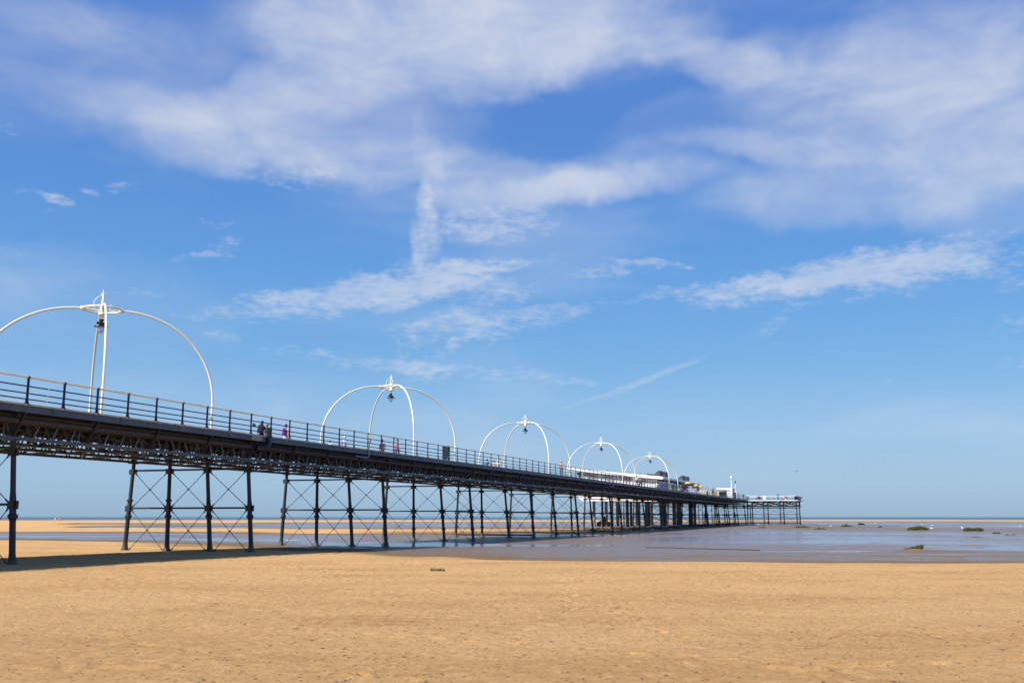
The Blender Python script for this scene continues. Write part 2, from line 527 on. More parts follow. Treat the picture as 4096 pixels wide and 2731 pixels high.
def sand_material():
    m = bpy.data.materials.new('sand_and_mud')
    N, L, P = nodes_of(m)
    geo = N.new('ShaderNodeNewGeometry')
    pos = geo.outputs['Position']
    sep = N.new('ShaderNodeSeparateXYZ')
    L.new(pos, sep.inputs[0])
    h = math_n(N, L, 'ADD', sep.outputs['Z'], -WATER)
    n_big = noise(N, L, mapping(N, L, pos, (0.10, 0.2, 1)), 1.0, 5, 0.6)
    n_med = noise(N, L, mapping(N, L, pos, (0.8, 1.2, 1)), 1.0, 5, 0.65)
    hh = math_n(N, L, 'ADD', h, math_n(N, L, 'MULTIPLY', math_n(N, L, 'SUBTRACT', n_big, 0.5), 0.05))
    hh = math_n(N, L, 'ADD', hh, math_n(N, L, 'MULTIPLY', math_n(N, L, 'SUBTRACT', n_med, 0.5), 0.035))
    dry = maprange(N, L, hh, 0.060, 0.125, smooth=True)
    mud = maprange(N, L, hh, 0.055, 0.016, smooth=True)
    # dry sand colour
    n1 = noise(N, L, mapping(N, L, pos, (1.2, 2.2, 1)), 1.0, 8, 0.7)
    n2 = noise(N, L, mapping(N, L, pos, (7, 10, 9)), 1.0, 7, 0.8)
    n3 = noise(N, L, mapping(N, L, pos, (90, 120, 90)), 1.0, 3, 0.7)
    c = mixc(N, L, maprange(N, L, n1, 0.3, 0.7), DRY0, DRY1)
    c = mixc(N, L, maprange(N, L, n2, 0.50, 0.68, 0.0, 0.8), c, DRY2)
    c = mixc(N, L, maprange(N, L, n3, 0.40, 0.62, 0.0, 0.6), c, DRY3)
    # darker scuffs: damp grains turned up by feet
    n4 = noise(N, L, mapping(N, L, pos, (2.6, 4.5, 2)), 1.0, 8, 0.82, 0.4)
    n5 = noise(N, L, mapping(N, L, pos, (0.25, 0.4, 1)), 1.0, 3, 0.5)
    sc = math_n(N, L, 'ADD', n4, math_n(N, L, 'MULTIPLY', math_n(N, L, 'SUBTRACT', n5, 0.5), 0.55))
    c = mixc(N, L, maprange(N, L, sc, 0.57, 0.70, 0.0, 0.6), c, SCUFF)
    tone = noise(N, L, mapping(N, L, pos, (0.16, 0.30, 1), (3, 1, 0)), 1.0, 4, 0.55)
    c = mixc(N, L, maprange(N, L, tone, 0.48, 0.64, 0.0, 0.30), c, DRY2)
    c = mixc(N, L, maprange(N, L, tone, 0.48, 0.34, 0.0, 0.35), c, DRY3)
    n6 = noise(N, L, mapping(N, L, pos, (16, 11, 16)), 1.0, 3, 0.6)
    c = mixc(N, L, maprange(N, L, n6, 0.60, 0.68, 0.0, 0.8), c, SCUFF)
    n7 = noise(N, L, mapping(N, L, pos, (5, 3.5, 5), (7, 3, 1)), 1.0, 4, 0.7)
    c = mixc(N, L, maprange(N, L, n7, 0.52, 0.66, 0.0, 0.75), c, DRY3)
    wet = mixc(N, L, n_med, WET0, WET1)
    mudc = mixc(N, L, n_med, MUD0, MUD1)
    col = mixc(N, L, dry, wet, c)
    col = mixc(N, L, mud, col, mudc)
    L.new(col, P.inputs['Base Color'])
    r = N.new('ShaderNodeMix')
    r.data_type = 'FLOAT'
    L.new(mud, r.inputs[0])
    r.inputs[2].default_value = 0.95
    L.new(maprange(N, L, n_med, 0.35, 0.65, 0.22, 0.55), r.inputs[3])
    L.new(r.outputs[0], P.inputs['Roughness'])
    sp = maprange(N, L, hh, 0.026, -0.002, 0.05, 0.6)
    L.new(sp, P.inputs['Specular IOR Level'])
    b = N.new('ShaderNodeBump')
    b.inputs['Distance'].default_value = 0.05
    L.new(math_n(N, L, 'MULTIPLY_ADD', mud, -0.65, 0.95), b.inputs['Strength'])
    ht = math_n(N, L, 'ADD', n2, math_n(N, L, 'MULTIPLY', n3, 0.35))
    ht = math_n(N, L, 'ADD', ht, math_n(N, L, 'MULTIPLY', n4, 0.9))
    L.new(ht, b.inputs['Height'])
    L.new(b.outputs[0], P.inputs['Normal'])
    return m


DRY0, DRY1 = (0.61, 0.352, 0.136), (0.72, 0.445, 0.192)
DRY2, DRY3, SCUFF = (0.40, 0.195, 0.066), (0.74, 0.47, 0.22), (0.20, 0.095, 0.036)
WET0, WET1 = (0.19, 0.125, 0.070), (0.26, 0.175, 0.10)
MUD0, MUD1 = (0.15, 0.108, 0.074), (0.23, 0.168, 0.115)


def water_material(name, base, rough, b1, b2, strength, dist, silt=None):
    m = bpy.data.materials.new(name)
    N, L, P = nodes_of(m)
    P.inputs['Base Color'].default_value = base + (1,)
    P.inputs['Roughness'].default_value = rough
    P.inputs['IOR'].default_value = 1.33
    geo = N.new('ShaderNodeNewGeometry')
    pos = geo.outputs['Position']
    n1 = noise(N, L, mapping(N, L, pos, b1), 1.0, 4, 0.6)
    n2 = noise(N, L, mapping(N, L, pos, b2), 1.0, 4, 0.6)
    b = N.new('ShaderNodeBump')
    b.inputs['Strength'].default_value = strength
    b.inputs['Distance'].default_value = dist
    L.new(math_n(N, L, 'ADD', n1, n2), b.inputs['Height'])
    L.new(b.outputs[0], P.inputs['Normal'])
    nb = noise(N, L, mapping(N, L, pos, (b1[0] * .05, b1[1] * .15, 1)), 1.0, 4, 0.6)
    c = mixc(N, L, nb, tuple(x * 0.75 for x in base), tuple(x * 1.25 for x in base))
    if silt:
        # skim of mud showing through where the film is thinnest
        ns = noise(N, L, mapping(N, L, pos, (0.45, 1.1, 1)), 1.0, 7, 0.7, 0.3)
        nl = noise(N, L, mapping(N, L, pos, (0.05, 0.08, 1)), 1.0, 3, 0.6)
        f = maprange(N, L, math_n(N, L, 'ADD', ns, math_n(N, L, 'MULTIPLY', math_n(N, L, 'SUBTRACT', nl, 0.5), 0.8)), 0.46, 0.57, 0.0, 0.75, True)
        c = mixc(N, L, f, c, silt)
        L.new(maprange(N, L, f, 0, 1, rough, 0.5), P.inputs['Roughness'])
        L.new(maprange(N, L, f, 0, 1, 0.5, 0.10), P.inputs['Specular IOR Level'])
    L.new(c, P.inputs['Base Color'])
    return m


def sheet(name, x0, x1, y0, y1, z, m):
    me = bpy.data.meshes.new(name)
    me.from_pydata([(x0, y0, z), (x1, y0, z), (x1, y1, z), (x0, y1, z)], [], [(0, 1, 2, 3)])
    me.materials.append(m)
    o = bpy.data.objects.new(name, me)
    COL.objects.link(o)
    return tag(o, kind='structure')



# ------------------------------------------------------------------ people
SKIN = mat('skin', (0.52, 0.30, 0.21), 0.55, var=0.08)
SKIN2 = mat('tanned_skin', (0.42, 0.22, 0.14), 0.55, var=0.08)


def cloth(name, c):
    return mat(name, c, 0.85, var=0.12, scale=9, bump=0.3, bscale=30)


C = dict(black=cloth('black_cloth', (0.018, 0.018, 0.022)), navyc=cloth('navy_cloth', (0.035, 0.03, 0.085)), pink=cloth('peach_cloth', (0.75, 0.40, 0.36)),
         pale=cloth('pale_print_cloth', (0.55, 0.52, 0.60)), white=cloth('white_cloth', (0.80, 0.79, 0.80)), lblue=cloth('light_blue_cloth', (0.33, 0.46, 0.72)),
         red=cloth('red_cloth', (0.62, 0.035, 0.06)), grey=cloth('grey_cloth', (0.10, 0.09, 0.11)), jeans=cloth('denim', (0.05, 0.075, 0.16)),
         coral=cloth('coral_cloth', (0.80, 0.24, 0.14)), blue=cloth('royal_blue_cloth', (0.012, 0.10, 0.55)), ljeans=cloth('faded_denim', (0.17, 0.24, 0.36)),
         lgrey=cloth('silver_cloth', (0.52, 0.50, 0.56)), purple=cloth('purple_nylon', (0.15, 0.02, 0.34)), khaki=cloth('khaki_cloth', (0.28, 0.22, 0.15)),
         cerise=cloth('cerise_cloth', (0.60, 0.03, 0.16)), bluec=cloth('sky_cap_cloth', (0.25, 0.36, 0.58)))
HAIR = dict(brown=mat('brown_hair', (0.035, 0.018, 0.010), 0.6), grey=mat('white_hair', (0.62, 0.60, 0.57), 0.6), dark=mat('dark_hair', (0.02, 0.013, 0.01), 0.6),
            cerise=mat('cerise_hair', (0.42, 0.02, 0.10), 0.6), sandy=mat('sandy_hair', (0.2, 0.11, 0.05), 0.6))


def skin_mesh(name, verts, edges, radii, m, parent, root=0, sub=1):
    me = bpy.data.meshes.new(name)
    me.from_pydata(verts, edges, [])
    o = bpy.data.objects.new(name, me)
    COL.objects.link(o)
    md = o.modifiers.new('skin', 'SKIN')
    md.use_smooth_shade = True
    for i, r in enumerate(radii):
        sv = me.skin_vertices[0].data[i]
        sv.radius = r if isinstance(r, tuple) else (r, r)
        sv.use_root = (i == root)
    sd = o.modifiers.new('sub', 'SUBSURF')
    sd.levels = sd.render_levels = sub
    dg = bpy.context.evaluated_depsgraph_get()
    dg.update()
    nm = bpy.data.meshes.new_from_object(o.evaluated_get(dg))
    bpy.data.objects.remove(o)
    bpy.data.meshes.remove(me)
    nm.name = name
    nm.materials.clear()
    nm.materials.append(m)
    return nm


def link_mesh(name, nm, parent):
    o = bpy.data.objects.new(name, nm)
    COL.objects.link(o)
    o.parent = parent
    return o


def person(loc, face, label, h=1.72, top='white', legs='jeans', hair='brown', hat=None, long_hair=False, sleeve='short', stride=0.14, group=None,
           seated=False, jacket=None, skirt=None, pack=None, skin=SKIN, arms='down', bend=0.0, slim=1.0):
    """facing +Y in its own frame; one skinned body, clothes and hair as children"""
    t = thing('person', loc, face, label, 'person', group)
    s = h / 1.75
    J = {}
    if seated:
        J.update(pel=(0, -0.05, 0.50), waist=(0, -0.07, 0.66), chest=(0, -0.05, 0.92), neck=(0, -0.02, 1.09), head=(0, 0.02, 1.23))
        for sd, k in ((-1, 'l'), (1, 'r')):
            J['hip' + k] = (0.09 * sd, 0, 0.50); J['knee' + k] = (0.11 * sd, 0.42, 0.50); J['ank' + k] = (0.11 * sd, 0.44, 0.08); J['toe' + k] = (0.12 * sd, 0.60, 0.03)
            J['sho' + k] = (0.185 * sd, -0.05, 1.03); J['elb' + k] = (0.23 * sd, 0.0, 0.78); J['wri' + k] = (0.14 * sd, 0.24, 0.66)
    else:
        b = bend
        J.update(pel=(0, 0, 0.92), waist=(0, 0.01, 1.07), chest=(0, 0.01 + b * .25, 1.30), neck=(0, 0.02 + b * .45, 1.475), head=(0, 0.04 + b * .7, 1.62 - b * .06))
        for sd, k in ((-1, 'l'), (1, 'r')):
            st = stride * sd
            J['hip' + k] = (0.09 * sd, 0, 0.90); J['knee' + k] = (0.10 * sd, st * 0.9 + 0.02, 0.49); J['ank' + k] = (0.10 * sd, st * 1.35 - (0.05 if st < 0 else 0), 0.08 + (0.04 if st < -0.05 else 0))
            J['toe' + k] = (0.115 * sd, st * 1.35 + 0.14, 0.03)
            J['sho' + k] = (0.19 * sd, 0.0 + b * .35, 1.41)
            if arms == 'down':
                J['elb' + k] = (0.255 * sd, -0.03 - st * 0.4 + b * .2, 1.13); J['wri' + k] = (0.27 * sd, 0.03 - st * 0.9 + b * .2, 0.88)
            elif arms == 'front':
                J['elb' + k] = (0.26 * sd, 0.03 + b * .2, 1.14); J['wri' + k] = (0.10 * sd, 0.28, 1.08)
            elif arms == 'hold' and sd > 0:
                J['elb' + k] = (0.25 * sd, 0.0, 1.14); J['wri' + k] = (0.22 * sd, 0.22, 1.25)
            else:
                J['elb' + k] = (0.255 * sd, -0.03, 1.13); J['wri' + k] = (0.27 * sd, 0.03, 0.88)
    J = {k: (v[0] * s * (slim if k[:3] in ('sho', 'elb', 'wri') else 1), v[1] * s, v[2] * s) for k, v in J.items()}
    up = (0, 0, 1)
    hd = Vector(J['head']); nk = Vector(J['neck'])
    fwd = Vector((0, 1, 0))
    # body
    names = ['pel', 'waist', 'chest', 'neck', 'head']
    V = [J[n] for n in names]
    E = [(0, 1), (1, 2), (2, 3), (3, 4)]
    Rr = [(0.13, 0.10), (0.12, 0.09), (0.14, 0.10), (0.052, 0.055), (0.078, 0.092)]
    crown = hd + Vector((0, -0.005, 0.09 * s)); V.append(tuple(crown)); E.append((4, 5)); Rr.append((0.062, 0.075))
    for k in 'lr':
        o = len(V)
        V += [J['hip' + k], J['knee' + k], J['ank' + k], J['toe' + k]]
        E += [(0, o), (o, o + 1), (o + 1, o + 2), (o + 2, o + 3)]
        Rr += [(0.085, 0.085), (0.055, 0.055), (0.038, 0.04), (0.036, 0.026)]
        o = len(V)
        V += [J['sho' + k], J['elb' + k], J['wri' + k]]
        E += [(2, o), (o, o + 1), (o + 1, o + 2)]
        Rr += [(0.055, 0.055), (0.040, 0.040), (0.027, 0.027)]
    Rr = [(a * s * 0.9, b * s * 0.9) for a, b in Rr]
    nm = skin_mesh('body', V, E, Rr, skin, t)
    # hands, face: joined into the same mesh
    mb = MB()
    for sd, k in ((-1, 'l'), (1, 'r')):
        w, e = Vector(J['wri' + k]), Vector(J['elb' + k])
        d = (w - e).normalized()
        side = d.cross(Vector((sd, 0, 0)));
        if side.length < .1: side = Vector((0, 1, 0))
        side.normalize()
        nrm = side.cross(d)
        pc = w + d * 0.05 * s
        mb.tube([w - d * 0.02 * s, w + d * 0.03 * s, w + d * 0.085 * s], [0.022 * s, 0.036 * s, 0.034 * s], 8)
        for i, ln in enumerate((0.060, 0.075, 0.070, 0.052)):
            b0 = w + d * 0.08 * s + side * (0.024 - 0.016 * i) * s
            m0 = b0 + d * ln * 0.55 * s + nrm * 0.006 * s
            mb.tube([b0, m0, m0 + d * ln * 0.4 * s + nrm * 0.016 * s], [0.0095 * s, 0.0085 * s, 0.006 * s], 6)
        b0 = w + d * 0.03 * s + side * 0.03 * s
        mb.tube([b0, b0 + (d * 0.6 + side * 0.6) * 0.045 * s, b0 + (d * 0.9 + side * 0.6) * 0.075 * s], [0.011 * s, 0.010 * s, 0.007 * s], 6)
    f = hd + fwd * 0.080 * s
    mb.tube([f + Vector((0, -.01, 0.035)) * s, f + Vector((0, 0.022, -0.008)) * s, f + Vector((0, 0.0, -0.018)) * s], [0.008 * s, 0.015 * s, 0.008 * s], 6)
    for sd in (-1, 1):
        mb.lathe([(0.006 * s, -0.03 * s), (0.016 * s, 0), (0.010 * s, 0.03 * s)], 6, tuple(hd + Vector((0.078 * sd, -0.005, 0)) * s))
    for sd in (-1, 1):
        mb.lathe([(0.004 * s, -0.008 * s), (0.010 * s, 0), (0.004 * s, 0.008 * s)], 6, tuple(f + Vector((0.03 * sd, -0.003, 0.026)) * s), 1)
    mb.box(tuple(f + Vector((0, -0.003, -0.04)) * s), (0.045 * s, 0.008, 0.010 * s), 1)
    tmp = mb.build('tmp', [skin, HAIR['dark']])
    nm.materials.append(HAIR['dark'])
    bm = bmesh.new(); bm.from_mesh(nm); bm.from_mesh(tmp.data)
    bm.to_mesh(nm); bm.free()
    tm = tmp.data; bpy.data.objects.remove(tmp); bpy.data.meshes.remove(tm)
    body = link_mesh('body', nm, t)
    for poly in nm.polygons: poly.use_smooth = True

    def garment(name, chain, m, grow=1.18):
        V = []; E = []; Rr = []; idx = {}
        for (nA, nB) in chain:
            for n in (nA, nB):
                if n[0] not in idx:
                    idx[n[0]] = len(V); V.append(n[1]); Rr.append(tuple(x * s * grow * 0.9 for x in n[2]))
            E.append((idx[nA[0]], idx[nB[0]]))
        nm = skin_mesh(name, V, E, Rr, m, t)
        return link_mesh(name, nm, t)

    def n(k, r, key=None, p=None):
        return (key or k, p or J[k], r)
    mid = lambda a, b, u: tuple(Vector(J[a]).lerp(Vector(J[b]), u))
    # top
    pel = n('pel', (0.14, 0.105)); wai = n('waist', (0.128, 0.098)); che = n('chest', (0.15, 0.108)); nb = n('neck', (0.062, 0.062), 'nb', mid('chest', 'neck', 0.85))
    ch = [(pel, wai), (wai, che), (che, nb)]
    for k in 'lr':
        sh = n('sho' + k, (0.066, 0.066))
        if sleeve == 'short':
            ch += [(che, sh), (sh, n('x', (0.056, 0.056), 'se' + k, mid('sho' + k, 'elb' + k, 0.7)))]
        else:
            ch += [(che, sh), (sh, n('elb' + k, (0.052, 0.052))), (n('elb' + k, (0.052, 0.052)), n('wri' + k, (0.04, 0.04), 'sw' + k, mid('elb' + k, 'wri' + k, 0.9)))]
    garment('shirt', ch, C[top] if not jacket or sleeve == 'short' else C[jacket])
    if jacket:
        # the shirt shows between the open fronts
        fr = MB()
        c0, p0 = Vector(J['chest']), Vector(J['pel'])
        fr.prism([(-0.05 * s, c0.y + 0.125 * s, c0.z + 0.15 * s), (0.05 * s, c0.y + 0.125 * s, c0.z + 0.15 * s), (0.075 * s, p0.y + 0.13 * s, p0.z + 0.02 * s), (-0.075 * s, p0.y + 0.13 * s, p0.z + 0.02 * s)], (0, 0.025 * s, 0))
        fr.build('shirt_front', C[top], t)
    # legs
    if skirt:
        mb = MB()
        p0 = Vector(J['pel'])
        mb.lathe([(0.145 * s, 0.08 * s), (0.17 * s, -0.05 * s), (0.21 * s, -0.25 * s), (0.24 * s, -0.42 * s)], 16, tuple(p0))
        mb.build('skirt', C[skirt], t)
    else:
        ch = []
        pl = n('pel', (0.138, 0.104))
        for k in 'lr':
            hp = n('hip' + k, (0.094, 0.094)); kn = n('knee' + k, (0.066, 0.066))
            an = n('ank' + k, (0.056, 0.056), 'ta' + k, mid('knee' + k, 'ank' + k, 0.94))
            ch += [(pl, hp), (hp, kn), (kn, an)]
        garment('trousers', ch, C[legs], 1.14)
    for k in 'lr':
        an, to = Vector(J['ank' + k]), Vector(J['toe' + k])
        mb = MB()
        mb.tube([an + Vector((0, -0.05, -0.04)) * s, an + Vector((0, 0.02, -0.03)) * s, to + Vector((0, 0.02, 0.01)) * s], [0.042 * s, 0.05 * s, 0.034 * s], 8)
        mb.build('shoe', C['grey'], t)
    # hair
    if hair:
        mb = MB()
        n_ = 12
        prof = [(0.4, 0.150), (0.75, 0.128), (0.95, 0.09), (1.03, 0.04), (1.0, -0.01)]
        P = []
        for rr, z in prof:
            for j in range(n_):
                u = 2 * math.pi * j / n_
                back = -math.sin(u)
                zz = z if back > -0.25 else max(z, 0.065)
                P.append(tuple(hd + Vector((0.088 * rr * math.cos(u), -0.008 + 0.102 * rr * math.sin(u), (zz - (0.05 if back > 0.3 and z < 0.05 else 0)))) * s))
        F = []
        for i in range(len(prof) - 1):
            for j in range(n_):
                F.append((i * n_ + j, i * n_ + (j + 1) % n_, (i + 1) * n_ + (j + 1) % n_, (i + 1) * n_ + j))
        F.append(tuple(range(n_)))
        mb.add(P, F, 0, True)
        if long_hair:
            mb.tube([hd + Vector((0, -0.06, 0.05)) * s, hd + Vector((0, -0.075, -0.06)) * s, hd + Vector((0, -0.07, -0.17)) * s], [0.085 * s, 0.088 * s, 0.05 * s], 10)
        mb.build('hair', HAIR[hair], t)
    if hat:
        mb = MB()
        mb.lathe([(0.094 * s, 0.055 * s), (0.098 * s, 0.09 * s), (0.085 * s, 0.14 * s), (0.04 * s, 0.165 * s), (0.005, 0.168 * s)], 14, tuple(hd))
        mb.box(tuple(hd + Vector((0, 0.12, 0.062)) * s), (0.13 * s, 0.11 * s, 0.014 * s))
        mb.build('cap', C[hat], t)
    t['_'] = 0
    del t['_']
    bp = None
    if pack:
        m, sz = pack
        c0 = Vector(J['chest'])
        bp = thing('backpack', Vector(loc) + Matrix.Rotation(face, 3, 'Z') @ Vector((0, -0.19 * s, (J['waist'][2] - 0.06))), face,
                   {'purple': 'small purple backpack worn by the woman in peach', 'black': 'big black backpack on the cameraman in the black cap'}[m], 'backpack')
        mb = MB()
        w, d, hh = sz
        mb.lathe([(0.3, 0), (0.48, 0.04), (0.52, hh * 0.4), (0.46, hh * 0.75), (0.28, hh * 0.95), (0.08, hh)], 14)
        mb.v = [(v[0] * w, v[1] * d, v[2]) for v in mb.v]
        b = mb.build('bag', C[m], bp)
        mb = MB()
        mb.lathe([(0.2, 0), (0.34, 0.03), (0.34, hh * 0.3), (0.2, hh * 0.38)], 12, (0, -d * 0.30, hh * 0.08))
        mb.v = [(v[0] * w, v[1] * d * 0.9, v[2]) for v in mb.v]
        mb.build('pocket', C[m], bp)
        for sd in (-1, 1):
            mb = MB()
            mb.tube([(0.12 * sd * s, 0.06, hh * 0.15), (0.13 * sd * s, 0.10, hh * 0.7), (0.11 * sd * s, 0.12, hh * 0.95), (0.10 * sd * s, 0.30 * s, hh * 0.9), (0.11 * sd * s, 0.33 * s, hh * 0.4)], 0.018 * s, 6)
            mb.build('strap', C[m], bp)
    return t


AWAY = ANG - R(90)         # looking seaward along the pier
BACK = ANG + R(90)         # looking back to the shore
GP = 'people strolling on the pier'
person(pier(24.9, 6.2), AWAY + .25, 'cameraman in black cap and black shirt carrying gear by the downpipe', 1.78, 'black', 'black', 'dark', hat='black', group=GP, pack=('black', (0.42, 0.30, 0.55)), arms='hold')
t = thing('film_camera', pier(24.6, 6.6, DECK + 1.42), AWAY + 0.25, 'dark film camera with pale lens hood held at the shoulder of the cameraman', 'camera')
mb = MB(); mb.box((0, 0, 0.08), (0.16, 0.36, 0.17)); mb.box((0, 0.02, 0.20), (0.04, 0.22, 0.04)); mb.build('camera_body', M['black'], t)
mb = MB(); mb.tube([(0, -0.2, 0.08), (0, -0.36, 0.08), (0, -0.42, 0.08)], [0.05, 0.06, 0.085], 10); mb.build('lens', M['conduit'], t)
person(pier(25.9, 6.5), AWAY - .5, 'walker in pale blue cap and navy shirt beside the cameraman', 1.72, 'navyc', 'black', 'sandy', hat='bluec', group=GP)
person(pier(25.6, 4.9), AWAY, 'dark haired woman in peach top and pale skirt seen from behind', 1.62, 'pink', 'pale', 'brown', skirt='pale', group=GP, pack=('purple', (0.27, 0.20, 0.44)), long_hair=False, slim=1.1)
person(pier(33.8, 6.4), AWAY, 'dark haired child in white top, only head and shoulders above deck edge', 1.2, 'white', 'jeans', 'brown', group=GP)
person(pier(36.1, 6.5), AWAY - .2, 'white haired walker in light blue shirt near the grey conduit', 1.72, 'lblue', 'jeans', 'grey', group=GP)
person(pier(40.6, 5.7), BACK, 'walker in red shirt under an open dark jacket behind a railing post', 1.75, 'red', 'grey', 'dark', jacket='grey', sleeve='long', group=GP, skin=SKIN2)
person(pier(39.6, 3.9), BACK + .2, 'curly haired woman in silver cardigan, cerise top and jeans walking shoreward', 1.65, 'cerise', 'jeans', 'brown', jacket='lgrey', sleeve='long', long_hair=True, group=GP)
person(pier(67.7, 7.4), AWAY, 'walker in royal blue shirt left of two in pale shirts', 1.7, 'blue', 'grey', 'brown', group=GP)
person(pier(69.7, 7.4), AWAY, 'walker in pale peach shirt between the blue and white shirts', 1.7, 'pink', 'khaki', 'sandy', group=GP, slim=1.1)
person(pier(69.8, 7.0), AWAY - .3, 'tall balding walker in white shirt, right of the peach shirt', 1.78, 'white', 'khaki', 'grey', group=GP, slim=1.1)
person(pier(72.1, 0.75), BACK, 'white haired woman in coral jacket and faded jeans close to the railing', 1.66, 'lgrey', 'ljeans', 'grey', jacket='coral', sleeve='long', group=GP)
person(pier(113.7, 2.0), AWAY, 'walker in white top and black trousers passing the pavilion', 1.75, 'white', 'black', 'brown', group=GP)
person(pier(115.7, 1.9), BACK, 'walker with cerise hair and grey brown coat beside the white top', 1.6, 'khaki', 'black', 'cerise', sleeve='long', long_hair=True, group=GP)
person(pier(178.3, 0.7), AWAY - .7, 'walker in dark shirt looking down over the railing before the kiosk', 1.76, 'navyc', 'jeans', 'dark', bend=0.35, group=GP, skin=SKIN2)
person(pier(178.8, 1.9), AWAY, 'walker in white top left of the orange one, near the slatted screen', 1.65, 'white', 'jeans', 'dark', group=GP)
person(pier(184.2, 2.1), AWAY + .4, 'short person in orange red top beside the railing near the kiosk', 1.4, 'coral', 'grey', 'dark', group=GP)
person(pier(229.0, 0.6), BACK, 'dark haired walker at the corner where the pier head begins', 1.62, 'navyc', 'black', 'dark', group=GP)
person(pier(233.5, 0.1), AWAY, 'person in white shirt at the corner of the pier head', 1.7, 'white', 'grey', 'dark', group=GP)
person(pier(140.3, 4.4), BACK, 'person in white top standing by the blue windbreak of the cafe', 1.7, 'white', 'grey', 'sandy', group=GP)
person(pier(146.5, 3.0), AWAY + .8, 'grey haired person in purple blue top among the cafe tables', 1.62, 'navyc', 'jeans', 'grey', group=GP)
GS = 'people sitting on the pier head'
person(pier(240.7, -2.0), AWAY + R(180), 'person in black sitting on the left bench of the pier head', 1.75, 'black', 'black', 'dark', seated=True, group=GS, slim=1.25)
person(pier(240.7, -8.15), AWAY + R(180), 'person in white top sitting on the right bench of the pier head', 1.7, 'white', 'cerise', 'brown', seated=True, group=GS)
person(pier(240.7, -8.75), AWAY + R(180), 'person in red top sitting at the right end of the right bench', 1.68, 'red', 'white', 'brown', seated=True, group=GS)

for (x, y, f, tp, lg, lb) in ((-180.6, 401.5, 0.4, 'white', 'white', 'tiny walker in white far out on the sand at left'),
                              (-178.7, 401.0, 0.3, 'pink', 'coral', 'tiny walker in coral far out on the sand, right of the white one')):
    person((x, y, gz(x, y)), f, lb, 1.75, tp, lg, 'brown', group='walkers far out on the sand')

build_ground()
sheet('shallow_water', -900, 900, 28, 478, WATER, water_material('pool_water', (0.18, 0.14, 0.155), 0.14, (3, 6, 3), (14, 22, 14), 0.25, 0.012, (0.21, 0.155, 0.125)))
sheet('sea', -60000, 60000, 478, 70000, WATER - 0.01, water_material('sea_water', (0.085, 0.155, 0.19), 0.4, (0.25, 0.5, 1), (1.2, 2.5, 1), 0.45, 0.10))

# ------------------------------------------------------------------ the pier
A0, A1 = -70.0, 232.0               # near arm of the pier, start and seaward end
BAY = 15.25
PW = 8.35
COLQ = [(0.55, 0.12), (3.07, 2.62), (5.43, 5.32), (7.80, 8.05)]   # column: top / foot distance from the near edge
ZG = 4.62                           # underside of the lattice girders
HEAD_A0, HEAD_A1, HEAD_Q0 = 232.0, 246.0, -12.25

pier_o = thing('pier', pier(0, 0, 0), ANG, 'long iron pier on splayed trestles, dark lattice girders, timber deck and wider head', 'pier')


def lq(a, q):
    p = pier(a, q, 0)
    return gz(p.x, p.y)


# deck of cross planks, dark bearers below
mb = MB()
rnd = random.Random(3)
a = A0
while a < A1 - 0.05:
    w = 0.155
    mb.box((a + w / 2, PW / 2 + rnd.uniform(-.01, .01), DECK - 0.035 + rnd.uniform(-.004, .004)), (w - 0.012, PW - 0.06, 0.07))
    a += w + 0.004
mb.build('deck', M['deck'], pier_o)
mb = MB()
for q in np.arange(0.35, 8.3, 0.62):
    mb.box(((A0 + A1) / 2, float(q), DECK - 0.17), (A1 - A0, 0.09, 0.19))
mb.build('bearers', M['timber'], pier_o)
# grey edge beam with splice plates
mb = MB()
mb.box(((A0 + A1) / 2, -0.02, DECK - 0.17), (A1 - A0, 0.03, 0.25))
mb.box(((A0 + A1) / 2, 0.03, DECK - 0.283), (A1 - A0, 0.12, 0.02))
mb.box(((A0 + A1) / 2, -0.05, DECK - 0.055), (A1 - A0, 0.035, 0.016))
for k in range(-18, 61):
    a = k * 3.8125 + 1.2
    mb.box((a, -0.042, DECK - 0.17), (0.012, 0.016, 0.22))
    for dz in (-.07, 0, .07):
        mb.box((a + 0.07, -0.04, DECK - 0.17 + dz), (0.10, 0.014, 0.02), 1)
    mb.box((a + 1.75, -0.039, DECK - 0.15), (0.03, 0.012, 0.02), 1)
    mb.box((a + 1.87, -0.039, DECK - 0.15), (0.03, 0.012, 0.02), 1)
mb.build('edge_beam', [M['fascia'], M['black']], pier_o)
mb = MB()
a = A0
while a < A1:
    w = rnd.uniform(2.2, 3.4)
    w = min(w, A1 - a)
    mb.box((a + w / 2, 0.02 + rnd.uniform(-.008, .008), DECK - 0.005 + rnd.uniform(-.008, .008)), (w - 0.012, 0.16, 0.07))
    a += w
for k in range(-36, 127):
    mb.box((k * 1.83 - 0.17, -0.035, DECK - 0.01), (0.15, 0.14, 0.075))
mb.build('edge_board', M['edge'], pier_o)
mb = MB()
mb.box(((A0 + A1) / 2, PW + 0.02, DECK - 0.17), (A1 - A0, 0.03, 0.25))
mb.build('edge_beam', M['fascia'], pier_o)

# lattice girders
PAN = 3.8125 / 4


